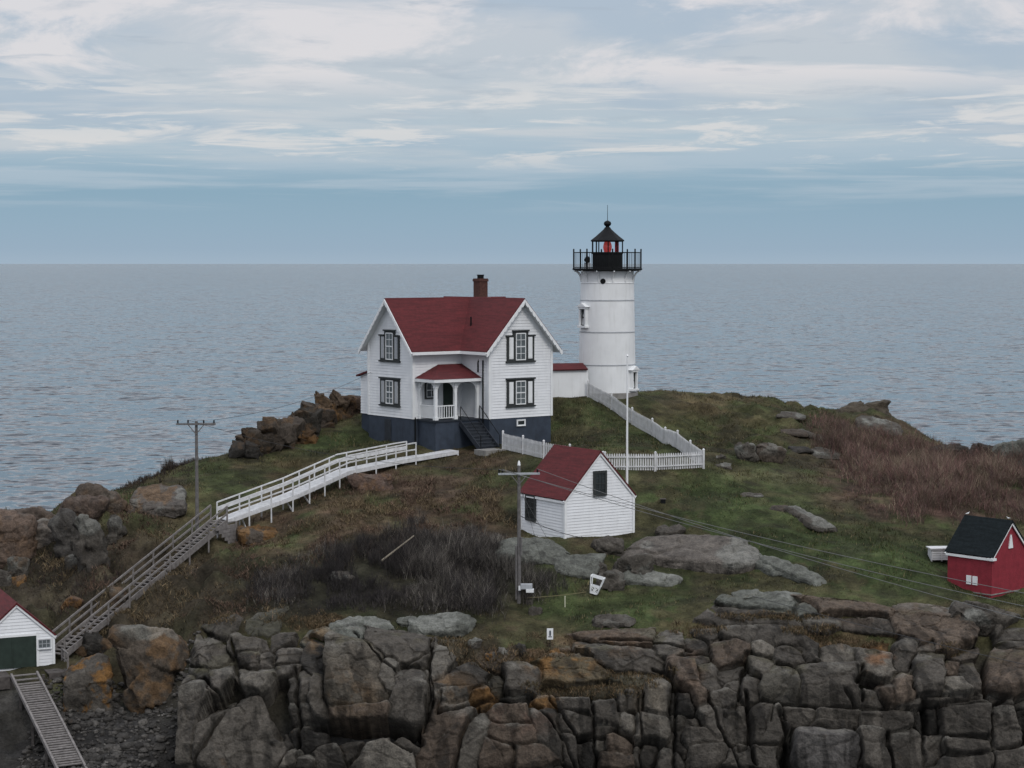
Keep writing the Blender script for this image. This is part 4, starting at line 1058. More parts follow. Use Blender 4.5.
# boathouse deck and slip
dk = thing('boathouse_deck', 'grey wooden deck on posts in front of the boathouse door', 'deck', bh_o, R(24))
mb = MB(); n = 11
for i in range(n):
    for xa, xb in ((-.6, 1.35), (3.35, 4.5)): mb.box((xa, -.1 - (i + 1) * .15, -.14), (xb, -.115 - i * .15, -.08))
mb.build('planking', M['darkwood'], dk)
for lo_, hi_ in (((-.6, -1.78, -.75), (1.3, -1.72, -.09)), ((3.4, -1.78, -.75), (4.5, -1.72, -.09)), ((4.44, -1.72, -.7), (4.5, .2, -.15))):
    mb = MB(); mb.box(lo_, hi_); mb.build('skirt', M['darkwood'], dk)
for x in (-.4, 1.4, 3.1, 4.3):
    mb = MB(); mb.box((x - .08, -1.7, -2.8), (x + .08, -1.54, -.15)); mb.build('post', M['darkwood'], dk)
mb = MB()
for (x, y) in ((4.44, -1.7), (4.44, -.1)): mb.box((x - .05, y - .05, -.1), (x + .05, y + .05, .95))
mb.beam((4.44, -1.72, .9), (4.44, -.05, .9), .06, .09); mb.beam((4.44, -1.72, .45), (4.44, -.05, .45), .04, .07); mb.build('handrail', M['wood'], dk)
r_a = W(24, 674, 107.3); r_b = W(72, 770, 99.6)
ramp = thing('boat_slip', 'long sloping slatted wooden boat slip running from the boathouse deck down to the shore', 'ramp', r_a)
d = r_b - r_a; mb = MB(); side = d.cross(Vector((0, 0, 1))).normalized(); full = d * 1.45; n = 62; dn = d.normalized(); up = side.cross(dn)
for i in range(n):
    if rs.random() < .06: continue
    p = full * (i + .5) / n + up * rs.uniform(-.01, .012); mb.beam(p - side * .66, p + side * .66, full.length / n * .88, .05)
mb.build('slat', M['wood'], ramp)
for sg in (-1, 1):
    mb = MB(); mb.beam(side * sg * .70 + up * .02, side * sg * .70 + full + up * .02, .11, .2); mb.build('side_rail', M['wood'], ramp)
for t in (.12, .3, .5, .7):
    for sg in (-1, 1):
        p = full * t + side * sg * .6; mb = MB(); mb.beam(p - up * .1, Vector((p.x, p.y, p.z - 2.2)), .14, .14); mb.build('post', M['darkwood'], ramp)
# ================================================================== STAIRS AND WALKWAY
def stair(a, b_, width, name, label, m, n_tread):
    o = thing(name, label, 'stairway', a)
    d = b_ - a; hd = Vector((d.x, d.y, 0)).normalized(); side = Vector((hd.y, -hd.x, 0))        # right-hand side going up (towards the camera)
    for sg in (-1, 1):
        mb = MB(); mb.beam(side * sg * width / 2, d + side * sg * width / 2, .07, .36); mb.build('stringer', m, o)
    mb = MB()
    for i in range(n_tread):
        p = d * (i + .5) / n_tread; mb.beam(p - side * (width / 2 - .04), p + side * (width / 2 - .04), .24, .05)
    mb.build('tread', m, o)
    k = 8
    for sg in (-1, 1):
        for i in range(k + 1):
            p = d * (i / k) + side * sg * (width / 2 + .06); mb = MB(); mb.beam(p + Vector((0, 0, -.9 if 0 < i < k else -.4)), p + Vector((0, 0, 1.0)), .09, .09); mb.build('post', m, o)
        for z in (1.0, .55):
            mb = MB(); q = side * sg * (width / 2 + .06) + Vector((0, 0, z)); mb.beam(q, q + d, .06, .11); mb.build('handrail', m, o)
    return o


ST_A, ST_B = W(56, 655, 109.9), W(219, 522, 122.6)
stair(ST_A, ST_B, 1.15, 'wooden_stairway', 'long weathered grey wooden stairway with handrails climbing from the boathouse to the white walkway', M['wood'], 44)

near = [W(227, 520, 122.6), W(297, 494.5, 126), (W(350, 470.5, 131)), W(404, 459.5, 134), W(416, 457.5, 134.6)]
tail = [W(416, 457.5, 134.6), W(458, 450.5, 136.5)]
wk = thing('white_walkway', 'raised white wooden walkway with railings leading up the slope to the house', 'walkway', near[0])
o0 = near[0]
def offs(path, wd):
    out = []
    for i, p in enumerate(path):
        d = (path[min(i + 1, len(path) - 1)] - path[max(i - 1, 0)]); d.z = 0; d.normalize(); out.append(p + Vector((-d.y, d.x, 0)) * wd)
    return out
def path_at(path, t):
    L_ = [(b_ - a).length for a, b_ in zip(path, path[1:])]; tot = sum(L_); s = t * tot
    for (a, b_), l in zip(zip(path, path[1:]), L_):
        if s <= l + 1e-6: return a.lerp(b_, s / l)
        s -= l
    return path[-1]
far = offs(near, 1.12); fullp = near[:-1] + tail; farf = offs(fullp, 1.12)
mb = MB(); n = 110
for i in range(n):
    a, b_ = path_at(fullp, (i + .06) / n), path_at(fullp, (i + .94) / n); c_, e_ = path_at(farf, (i + .94) / n), path_at(farf, (i + .06) / n)
    mb.slab([a - o0, b_ - o0, c_ - o0, e_ - o0], .05)
mb.build('decking', M['fence'], wk)
mb = MB()
for P in (fullp, farf):
    for a, b_ in zip(P, P[1:]): mb.beam(a - o0 - Vector((0, 0, .16)), b_ - o0 - Vector((0, 0, .16)), .06, .2)
mb.build('joist', M['fence'], wk)
tn = 11
for P, bd in ((near, 0), (far, 1)):
    for i in range(tn):
        p = path_at(P, i / (tn - 1)); g = T(p.x, p.y); mb = MB(); mb.beam(Vector((p.x, p.y, min(g, p.z) - .25)) - o0, p + Vector((0, 0, 1.02)) - o0, .085, .085); mb.build('post', M['fence'], wk)
    for z, h in (((1.0, .08), (.55, .08)) if not bd else ((1.0, .08), (.58, .24))):
        mb = MB()
        for a, b_ in zip(P, P[1:]): mb.beam(a + Vector((0, 0, z)) - o0, b_ + Vector((0, 0, z)) - o0, .06, h)
        mb.build('rail', M['fence'], wk)
for i in (1, 3, 4):
    p = path_at(near, i / (tn - 1)); q = path_at(far, i / (tn - 1)); g = T(p.x, p.y); mb = MB(); mb.beam(Vector((p.x, p.y, g)) - o0, q - Vector((0, 0, .2)) - o0, .05, .1); mb.build('brace', M['fence'], wk)
p = tail[-1]; mb = MB(); mb.beam(Vector((p.x, p.y, T(p.x, p.y) - .2)) - o0, p - o0, .1, .1); mb.build('post', M['fence'], wk)
# timber landing under the head of the stairs
ld = thing('timber_landing', 'plank-sided grey timber landing where the wooden stairs meet the white walkway', 'landing', ST_B)
hd = Vector((ST_B.x - ST_A.x, ST_B.y - ST_A.y, 0)).normalized(); sd_ = Vector((hd.y, -hd.x, 0)); mb = MB()
for i in range(6):
    z = -.12 - i * .24; mb.beam(-hd * max(.05, 1.3 - .3 * i * 1.0) + sd_ * .76 + Vector((0, 0, z - .12)), hd * .74 + sd_ * .76 + Vector((0, 0, z - .12)), .05, .225)
mb.build('side_planking', M['wood'], ld)
mb = MB(); mb.beam(hd * .8 + sd_ * .72 + Vector((0, 0, -1.7)), hd * .8 + sd_ * .72, .12, .12); mb.beam(hd * .8 - sd_ * .7 + Vector((0, 0, -1.7)), hd * .8 - sd_ * .7, .12, .12); mb.build('post', M['wood'], ld)
mb = MB()
for i in range(5): mb.beam(hd * (.1 + i * .15) - sd_ * .7 + Vector((0, 0, .0)), hd * (.1 + i * .15) + sd_ * .7 + Vector((0, 0, .0)), .13, .05)
mb.build('decking', M['wood'], ld)

# ================================================================== PICKET FENCES
def fence(label, pts, hgt=1.12, bays=None):
    P = [G(*p) if len(p) == 2 else W(*p) for p in pts]
    o = thing('picket_fence', label, 'fence', P[0], 0, 'white picket fences around the house')
    o0 = P[0]; tot = sum((b_ - a).length for a, b_ in zip(P, P[1:])); nb = max(2, round(tot / 2.7)) if bays is None else bays
    pos = []
    for i in range(nb + 1):
        p = path_at(P, i / nb); pos.append(Vector((p.x, p.y, T(p.x, p.y))))
    for p in pos:
        mb = MB(); q = p - o0; mb.box((q.x - .07, q.y - .07, q.z - .3), (q.x + .07, q.y + .07, q.z + hgt + .07)); mb.lathe([(.11, 0), (.11, .03), (.02, .09)], 4, (q.x, q.y, q.z + hgt + .07)); mb.build('post', M['fence'], o)
    for a, b_ in zip(pos, pos[1:]):
        mb = MB(); d = b_ - a; n = max(4, int(d.length / .155)); hd = Vector((d.x, d.y, 0)).normalized(); nn_ = Vector((hd.y, -hd.x, 0)) * .05
        for z in (.28, hgt - .22): mb.beam(a - o0 + Vector((0, 0, z)), b_ - o0 + Vector((0, 0, z)), .04, .09)
        for i in range(1, n):
            p = a.lerp(b_, i / n); p = Vector((p.x, p.y, T(p.x, p.y) * .3 + p.z * .7)) - o0 + nn_; w = .048
            v = [p + hd * -w, p + hd * w, p + hd * w + Vector((0, 0, hgt - .08)), p + Vector((0, 0, hgt)), p - hd * w + Vector((0, 0, hgt - .08))]
            v = [q + Vector((0, 0, .04 if k < 2 else 0)) for k, q in enumerate(v)]; v2 = [q + nn_ * .45 for q in v]
            mb.add(v + v2, [(4, 3, 2, 1, 0), (5, 6, 7, 8, 9)] + [(k, (k + 1) % 5, 5 + (k + 1) % 5, 5 + k) for k in range(5)])
        mb.build('picket_panel', M['fence'], o)
    return o


fence('white picket fence run descending the slope from the lighthouse to the fence corner', [(588, 397), (618, 413), (655, 437), (703.5, 468)])
fence('white picket fence run behind the flagpole, level from the fence corner to the shed', [(703.5, 468.3), (655, 471), (605, 471)])
fence('short white picket fence run between the house steps and the shed roof', [(503, 449), (527, 455), (556, 463), (603, 471)])

# ================================================================== POLES, WIRES, SMALL THINGS
fp = G(627, 487); fp = W(627, 483, 125.5)
fl = thing('flagpole', 'thin tall white flagpole without a flag behind the white shed', 'flagpole', (fp.x, fp.y, T(fp.x, fp.y)))
zt3 = W(627.5, 357, fp.y).z - fl.location.z
mb = MB(); mb.tube((0, 0, -.3), (0, 0, zt3), .085, .045, 10); mb.build('pole', M['trim'], fl)
mb = MB(); mb.lathe([(.02, 0), (.08, .05), (.08, .1), (.01, .16)], 10, (0, 0, zt3)); mb.build('finial', M['trim'], fl, True)
mb = MB(); mb.lathe([(.26, -.2), (.26, .12), (.16, .2)], 10); mb.build('base', M['concrete'], fl)


def upole(px, py, Y, pytop, label, arm, az, armm):
    b_ = W(px, py, Y); b_.z = T(b_.x, b_.y)
    o = thing('utility_pole', label, 'utility pole', b_, 0, 'utility poles')
    h = W(px, pytop, Y).z - b_.z
    mb = MB(); mb.tube((0, 0, -.5), (0, 0, h), .125, .085, 10); mb.build('pole', M['pole'], o)
    d = Vector((math.cos(az), math.sin(az), 0)); za = h - .42 if armm == 'pale' else h - .18
    mb = MB(); mb.beam(d * -arm / 2 + Vector((0, 0, za)) + Vector((0, -.16, 0)), d * arm / 2 + Vector((0, 0, za)) + Vector((0, -.16, 0)), .09, .11); ca_ = mb.build('crossarm', M['metal'] if armm == 'pale' else M['pole'], o)
    for t in ((-.48, -.40, .44) if armm == 'pale' else (-.46, -.2, .2, .46)):
        mb = MB(); mb.lathe([(.03, 0), (.06, .06), (.04, .1), (.06, .14), (.02, .2)], 8, tuple(d * arm * t + Vector((0, -.16, za + .06)))); mb.build('insulator', M['black'], ca_, True)
    for sg in (-1, 1):
        mb = MB(); mb.beam(d * sg * arm * .2 + Vector((0, -.13, za - .04)), Vector((0, -.14, za - .62)), .04, .05); mb.build('arm_brace', M['pole'], o)
    return o, b_, h, za, d


P1, p1b, h1, za1, d1_ = upole(197.5, 549, 122, 421, 'grey wooden utility pole with dark crossarm beside the grey stairway', 2.4, R(0), 'dark')
P2, p2b, h2, za2, d2_ = upole(519, 606, 112, 466, 'grey wooden utility pole with pale crossarm in front of the white shed', 2.35, R(6), 'pale')
mb = MB(); mb.lathe([(.05, 0), (.09, .04), (.07, .2), (.03, .3)], 10, (0, 0, h2)); mb.build('pole_cap', M['trim'], P2, True)
mb = MB(); mb.tube((-.16, -.1, .2), (-.16, -.1, h2 * .42), .05); mb.tube((.12, -.12, h2 * .35), (.12, -.12, h2 * .48), .06); mb.build('conduit', M['pole'], P2)
e_ = W(526, 586, 111.7)
eb = thing('equipment_box', 'pale grey equipment box mounted low on the pole by the shed', 'equipment box', e_)
mb = MB(); mb.box((-.30, -.16, -.16), (.36, .16, .12)); mb.build('cabinet', M['metal'], eb)
mb = MB(); mb.box((.0, -.24, -.34), (.44, .10, -.161)); mb.box((-.42, -.1, -.24), (-.30, .1, .0)); mb.build('bracket_tray', M['trim'], eb)


def wire(name, label, a, b_, sag, r=.014, m='wire', n=24, group='wires strung between the poles', cat='wire'):
    mb = MB(); pts = [a.lerp(b_, i / n) - Vector((0, 0, 4 * sag * (i / n) * (1 - i / n))) - a for i in range(n + 1)]
    for p, q in zip(pts, pts[1:]): mb.tube(p, q, r, n=5)
    o = mb.build(name, M[m], None, True); o.location = a
    return tag(o, label, cat, group)


a2 = [p2b + d2_ * 2.35 * t + Vector((0, -.16, za2 + .26)) for t in (-.48, -.40, .44)]
endR = [W(1075, 603, 84), W(1075, 617, 84), W(1075, 632, 84)]
for k in range(3):
    wire('overhead_wire', ('overhead wire from the left end of the pale crossarm to the right edge', 'overhead wire beside the leftmost one on the pale crossarm, running right', 'overhead wire from the right end of the pale crossarm, crossing the shed gable')[k], a2[k], endR[k], (.35, .4, .4)[k], .016, 'wirepale')
a1 = [p1b + d1_ * 2.4 * t + Vector((0, -.16, za1 + .26)) for t in (-.46, -.2, .46)]
for k in range(2):
    wire('overhead_wire', ('overhead wire sagging across the slope between the two poles', 'overhead wire from the right end of the dark crossarm to the house corner')[k], a1[2 if k else 1], a2[0] if k == 0 else house.matrix_basis @ Vector((XL - .05, 5.2, 5.0)), .5 if k else .7, .013)
wire('overhead_wire', 'dark service cable dropping from the pale-armed pole to the shed corner', p2b + Vector((.1, 0, W(519, 516, 112).z - p2b.z)), W(583, 538, 118.5), .15, .02)
wire('overhead_wire', 'dark cable crossing in front of the cliff-top slabs at the right edge', W(752, 596, 109), W(1040, 668, 95), .1, .016)
for k, (pt, lab) in enumerate(((G(543, 566), 'steel guy wire anchored in the slab below the shed wall'), (G(566, 572), 'steel guy wire anchored beside the shed corner rocks'))):
    wire('guy_wire', lab, p2b + Vector((0, 0, h2 - .8 - k * .5)), pt, 0, .011, 'wirepale', 6, 'guy wires of the near pole', 'guy wire')

# hanging cable basket, rope and stake
bk = W(594, 594, 112.6)
bs = thing('cable_basket', 'white open-sided tapered frame basket on the grass below the shed rocks', 'basket', bk + Vector((0, 0, .06)))
bs.rotation_euler = (0, R(14), R(-15)); bs.scale = (.74, .74, .9)
mb = MB(); lo_ = [(-.26, -.2, .0), (.26, -.2, 0), (.26, .2, 0), (-.26, .2, 0)]; up_ = [(-.5, -.32, 1.05), (.5, -.32, 1.05), (.5, .32, 1.05), (-.5, .32, 1.05)]
def lp(t): return [tuple(a + (b_ - a) * t for a, b_ in zip(l, u)) for l, u in zip(lo_, up_)]
for t, r in ((0, .03), (.42, .03), (1, .036)):
    q = lp(t)
    for i in range(4): mb.beam(q[i], q[(i + 1) % 4], r * 2, r * 2.6)
for i in range(4): mb.beam(lo_[i], up_[i], .065, .065)
mb.build('frame', M['trim'], bs)
mb = MB(); q0, q1 = lp(0), lp(.42)
for i in range(4):
    a, b_, c_, d_ = [Vector(v) for v in (q0[i], q0[(i + 1) % 4], q1[(i + 1) % 4], q1[i])]
    mb.beam(a, c_, .05, .05); mb.beam(b_, d_, .05, .05); mb.beam((a + b_) / 2, (c_ + d_) / 2, .05, .05)
mb.build('lattice', M['trim'], bs)
mb = MB(); mb.box((-.26, -.2, -.02), (.26, .2, .03)); mb.build('floor', M['trim'], bs)
rp_a = G(527, 606); rp_b = W(586, 592, 112.6)
wire('rope_line', 'tan rope stretched low over the grass between pole and basket', rp_a + Vector((0, 0, .45)), rp_b, .05, .02, 'rope', 10, None, 'rope')
sk = G(565, 607); mb = MB(); mb.beam((0, 0, -.2), (0, 0, .62), .06, .06); o = mb.build('marker_stake', M['yellowpaint']); o.location = sk; tag(o, 'thin cream marker stake in the grass under the rope', 'stake')
sb = G(550, 648)
sg_ = thing('notice_sign', 'small white notice sign on a short post at the cliff edge', 'sign', sb)
mb = MB(); mb.beam((0, .03, -.2), (0, .03, .45), .05, .05); mb.build('post', M['black'], sg_)
mb = MB(); mb.box((-.17, -.02, .42), (.17, .015, 1.02)); pn = mb.build('panel', M['trim'], sg_)
mb = MB(); mb.box((-.04, -.03, .62), (.05, -.021, .9)); mb.box((-.09, -.03, .54), (.1, -.021, .59)); mb.build('mark', M['blue'], pn)
bx = G(940, 560.5)
wb = thing('slatted_box', 'low weathered white slatted box with flat lid beside the red shed', 'box', bx, R(4))
mb = MB()
for i in range(5): mb.box((-.62, -.42, .08 + i * .13), (.62, -.38, .18 + i * .13)); mb.box((-.62, .38, .08 + i * .13), (.62, .42, .18 + i * .13))
for x in (-.6, .0, .6): mb.box((x - .04, -.375, 0), (x + .04, .375, .72))
mb.build('slatted_side', M['fence'], wb)
mb = MB(); mb.box((-.72, -.5, .725), (.72, .5, .79)); mb.build('lid', M['fence'], wb)
mb = MB(); mb.box((-.56, -.36, .02), (.56, .36, .6)); mb.build('inner_lining', M['darkwood'], wb)
bg_ = G(663, 503); lb = thing('lawn_marker', 'small dark low box standing alone on the lawn right of the shed', 'box', bg_)
mb = MB(); mb.box((-.15, -.12, -.05), (.15, .12, .22)); mb.build('body', M['black'], lb); mb = MB(); mb.box((-.19, -.15, .22), (.19, .15, .27)); mb.build('lid', M['darkwood'], lb)
# driftwood poles
def log(label, a, b_, r):
    mb = MB(); mb.tube((0, 0, 0), b_ - a, r, r * .7, 8); o = mb.build('wooden_spar', M['deadwood'], None, True); o.location = a; tag(o, label, 'spar')
log('bleached straight spar lying tilted in the dark leafless thicket', G(382, 577) + Vector((0, 0, .95)), G(414, 558) + Vector((0, 0, 1.3)), .06)
log('thin grey spar lying across the rocks at the left edge', G(0, 567) + Vector((0, 0, .5)), G(26, 552) + Vector((0, 0, .6)), .06)


def gull(label, loc, rz):
    o = thing('gull', label, 'gull', loc, rz, 'gulls on the red shed roof'); o.scale = (.55, .55, .55)
    mb = MB(); prof = [(.01, -.22), (.03, -.16), (.07, -.05), (.085, .05), (.065, .13), (.045, .17), (.05, .2)]
    vs = []; fs = []
    pts = [(-.26, .0, .16, .012), (-.18, 0, .165, .03), (-.06, 0, .17, .07), (.05, 0, .18, .082), (.12, 0, .215, .06), (.15, 0, .27, .04), (.165, 0, .31, .042), (.20, 0, .325, .03), (.225, 0, .325, .012)]
    n = 10
    for x, y, z, r in pts:
        for k in range(n): t = 2 * math.pi * k / n; vs.append((x, y + r * math.cos(t), z + r * math.sin(t)))
    for i in range(len(pts) - 1):
        for k in range(n): fs.append((i * n + k, i * n + (k + 1) % n, (i + 1) * n + (k + 1) % n, (i + 1) * n + k))
    fs += [tuple(range(n - 1, -1, -1)), tuple(range((len(pts) - 1) * n, len(pts) * n))]
    mb.add(vs, fs); mb.build('body', M['trim'], o, True)
    mb = MB()
    for s in (-1, 1): mb.add([(-.32, s * .03, .17), (-.1, s * .075, .2), (.06, s * .085, .21), (.02, s * .09, .15), (-.14, s * .07, .14)], [(0, 1, 2, 3, 4)])
    mb.build('wing', M['metal'], o)
    mb = MB(); mb.tube((.22, 0, .325), (.28, 0, .315), .012, .004, 6); mb.build('beak', M['rope'], o)
    mb = MB(); mb.tube((.0, -.03, .11), (.02, -.03, 0), .008, n=5); mb.tube((.0, .03, .11), (.02, .03, 0), .008, n=5); mb.build('leg', M['rope'], o)


gm = rs_.matrix_basis
gull('white gull perched on the front end of the red shed ridge', gm @ Vector((1.76, .15, 4.14)), R(200)); gull('white gull perched on the back end of the red shed ridge', gm @ Vector((1.76, 2.95, 4.14)), R(20))

# ================================================================== BOULDERS AND LEDGES
GR2 = (.086, .090, .079); BRN = (.058, .047, .037); PINKG = (.084, .075, .066)
rock('big square boulder with bright orange lichen face beside the boathouse', 58, 654, 118, 712, GREY, 107.2, .8, 12, -3, 1, 1.0, level=6, grooves=.05)
rock('largest rounded boulder in the cove, patched with orange lichen and moss', 114, 618, 192, 712, (.055, .045, .035), 107.4, .8, 9, 4, 2, .45, level=6, pale=.5, grooves=.06)
rock('dark boulder wedged above the orange boulder by the stairs foot', 75, 634, 118, 660, DRK, 108.6, .8, 9, -18, 3, .35)
# slabs round the white shed
rock('wide greenish slab of bedrock under the left wall of the white shed', 492, 532, 572, 568, GR2, 117.2, .9, 7, -4, 4, grooves=.07, level=6, cat='rock slab', name='flat_rock')
rock('rounded grey rock directly under the white shed corner', 590, 537, 622, 556, GREY, 118, .8, 8, 0, 5)
rock('long smooth pinkish bedrock slab right of the white shed', 620, 527, 766, 574, PINKG, 117.6, .7, 7, 7, 6, pale=.6, level=6, grooves=.05, cat='rock slab', name='flat_rock')
rock('small round-topped rock behind the long pinkish slab', 652, 526, 686, 540, GREY, 120, .9, 7, 0, 7)
rock('grey tapered ledge at the right end of the long pinkish slab', 732, 547, 786, 580, GR2, 116.6, .8, 7, 22, 8, cat='rock ledge', name='rock_ledge')
rock('low split ledge pointing down the lawn beyond the pinkish slab', 764, 553, 818, 585, GR2, 115.8, .8, 7, 22, 9, grooves=.06, cat='rock ledge', name='rock_ledge')
rock('upright grey boulder behind the flat slab below the shed', 615, 553, 654, 582, GREY, 115.4, .8, 7, 8, 10, pale=.7)
rock('flat pale slab at the edge of the grass below the shed', 622, 566, 684, 590, GR2, 114, .8, 7, 3, 11, pale=.8, cat='rock slab', name='flat_rock')
rock('grey rock behind the white cable basket', 596, 570, 624, 592, GREY, 114, .8, 7, 0, 12, pale=.3)
rock('small pale rock left of the upright boulder below the shed', 585, 559, 606, 575, GREY, 115.6, .8, 7, 0, 13, pale=.5)
rock('low grey slab filling the gap below the shed corner, left of the basket', 552, 550, 606, 580, GR2, 115.6, .9, 7, 4, 14, cat='rock slab', name='flat_rock')
rock('small grey rock at the lower edge of the dark thicket', 528, 606, 543, 617, GREY, 111.2, .9, 8, 0, 15)
rock('tiny pale block beside the pole foot', 524, 600, 534, 606, PALE, 111.6, .9, 14, 0, 16, level=4)
# ledges on the right-hand slope
rock('left half of the split pale outcrop right of the fence corner', 734, 440, 757, 462, GREY, 134.5, .8, 8, 10, 17, pale=.8)
rock('right half of the split outcrop, curved and brown', 752, 441, 783, 463, BRN, 135, .8, 7, -14, 18, pale=.4)
rock('small pale stone beside the fence corner', 715, 454, 726, 461, GREY, 133.6, .8, 8, 0, 19, pale=.8, level=4)
rock('small pale flat stone below the stone at the fence corner', 715, 462, 732, 470, GREY, 132.4, .8, 8, 0, 20, pale=.6, level=4)
rock('long thin ledge slanting down the mid slope lawn', 788, 505, 826, 531, GREY, 124.6, .5, 7, 30, 21, pale=.6, cat='rock ledge', name='rock_ledge')
rock('narrow ledge left of the slanting one on the mid slope', 766, 504, 792, 513, BRN, 126, .6, 7, 10, 22, cat='rock ledge', name='rock_ledge', level=4)
rock('low slab half buried in the lawn behind the long pinkish slab', 740, 492, 762, 498, GREY, 127, .8, 8, 3, 23, pale=.6, level=4, cat='rock slab', name='flat_rock')
rock('dark brown ledge at the edge of the red bushes, left one', 782, 428, 808, 437, BRN, 144, .7, 7, 14, 24, cat='rock ledge', name='rock_ledge', level=4)
rock('grey ledge at the edge of the red bushes, right one', 800, 430, 828, 443, GREY, 143, .7, 7, 20, 25, pale=.5, cat='rock ledge', name='rock_ledge')
rock('cracked ledge standing over the brown hollow by the red bushes', 806, 446, 838, 459, GREY, 138.5, .7, 7, 6, 26, pale=.5, cat='rock ledge', name='rock_ledge')
rock('thin dark ledge above the split outcrop', 790, 446, 812, 453, DRK, 139.5, .7, 7, -6, 27, level=4, cat='rock ledge', name='rock_ledge')
rock('large brown skyline rock at the right end of the crest', 828, 404, 893, 433, (.062, .052, .038), 155, .8, 7, 6, 28, level=6, grooves=.06)
rock('pale slanting slab on the front of the crest rock', 858, 415, 902, 434, GREY, 152.6, .6, 7, 14, 29, pale=.8, cat='rock slab', name='flat_rock')
rock('thin pale slab on the crest left of the skyline rock', 776, 411, 804, 419, GREY, 153, .7, 7, 8, 30, pale=.6, level=4, cat='rock slab', name='flat_rock')
rock('big pale green skyline rock at the far right edge', 992, 438, 1036, 468, GR2, 146.6, .8, 6, -8, 31, level=6, grooves=.05)
rock('dark rock on the skyline left of the pale green one', 966, 444, 1000, 462, DRK, 148.5, .8, 7, -6, 32)
rock('low reddish dome of bedrock between the red bushes and the sea', 928, 447, 990, 472, PINKG, 147, .8, 6, 4, 33, pale=.3, level=6)
rock('low dark rock on the shoreline right of the crest', 928, 444, 968, 456, DRK, 150.5, .8, 7, 0, 34)
# crag behind the house, along the sea
for i, (x0, y0, x1, y1, c_, og, Y, lab) in enumerate([
    (234, 438, 262, 456, DRK, .2, 142.0, 'lowest dark block at the sea end of the jagged crag'), (243, 427, 276, 452, BRN, .3, 142.6, 'second dark block up the jagged crag left of the house'),
    (262, 416, 296, 446, BRN, .4, 143.6, 'broad brown block in the middle of the jagged crag'), (285, 409, 318, 436, (.04, .036, .03), .3, 144.8, 'dark ridge block above the broad brown one in the crag'),
    (303, 396, 332, 424, BRN, .5, 146, 'tall brown block with tawny top in the crag'), (316, 391, 332, 408, (.085, .058, .035), .8, 147, 'small tawny knob on the crest of the crag'),
    (331, 389, 350, 413, (.085, .062, .042), .6, 147.5, 'tawny block nearest but one to the house on the crag'), (347, 390, 362, 406, (.075, .05, .036), .5, 148.5, 'tawny block of the crag touching the house outline'), (288, 425, 312, 441, (.075, .048, .028), .9, 143, 'orange stained rock at the grass edge under the crag')]):
    rock(lab, x0 - 6, y0 + (2 if i in (6, 7, 5) else 0), x1 + 5, y1 + 5, tuple(v * .72 for v in c_), Y, .8, 26, -10, 40 + i, og * .7, embed=.6, grooves=.08, group='rocks of the jagged crag', level=6, chip=1.9)
# left shore
for i, (x0, y0, x1, y1, c_, og, pl, Y, lab, ln) in enumerate([
    (-18, 511, 36, 562, (.085, .062, .048), .2, .2, 127, 'tan boulder on the skyline at the left edge', 4), (24, 520, 64, 546, PINKG, .1, .4, 127.6, 'flat pinkish rock behind the left shore boulders', 4), (12, 506, 62, 534, (.07, .055, .045), .1, .1, 129, 'low brown skyline rock next to the tan one', -4),
    (56, 491, 104, 530, (.07, .052, .042), .1, .1, 129, 'brown skyline boulder with sloping top on the left shore', -14), (74, 485, 128, 518, (.075, .06, .048), .2, .2, 130, 'brown skyline boulder highest on the left shore', -8),
    (54, 508, 88, 556, (.045, .042, .038), 0, .2, 126.2, 'grey leaning rock below the brown skyline boulders', 20), (74, 508, 108, 570, GREY, 0, .8, 124.6, 'tall grey pinnacle with a pale face on the left slope', 8), (102, 512, 126, 546, GREY, 0, .5, 125.2, 'grey rock beside the tall pinnacle', 0),
    (66, 552, 80, 572, GREY, 0, .5, 122.8, 'small grey stone at the foot of the tall pinnacle', 0), (128, 483, 190, 518, PINKG, .45, .8, 128.6, 'broad sloping slab with an orange patch above the left pole', 3), (8, 555, 30, 580, GREY, .2, .7, 121.6, 'pale stone above the boathouse roof', 0), (-6, 548, 10, 566, GREY, 0, .6, 122.5, 'grey stone at the left edge above the boathouse', 0),
    (-6, 566, 12, 590, GREY, 0, .7, 120.5, 'pale rock behind the boathouse roof at the left edge', 0), (8, 574, 26, 588, (.08, .055, .035), .8, 0, 120.6, 'orange stained stone behind the boathouse', 0), (62, 594, 84, 608, (.07, .045, .03), .7, 0, 117, 'orange brown rock on the slope above the stairs', -10), (110, 586, 128, 612, BRN, .3, .2, 115, 'brown rock standing right beside the stairs', 0),
    (236, 526, 284, 545, BRN, .8, .1, 123.6, 'orange mottled rock under the white walkway', 0), (350, 474, 394, 492, (.082, .056, .044), .3, .2, 130, 'flat reddish rock exposed on the slope below the walkway', 2), (330, 572, 356, 584, GREY, 0, .9, 113.4, 'pale rock at the left edge of the dark thicket', 0)]):
    rock(lab, x0, y0, x1, y1, c_, Y, .8, 6.5 if i != 6 else 10, ln, 60 + i, og, chip=1.3 if i in (5, 6, 7) else .6, pale=pl * .7, level=6 if (x1 - x0) > 40 else 5, grooves=.05)
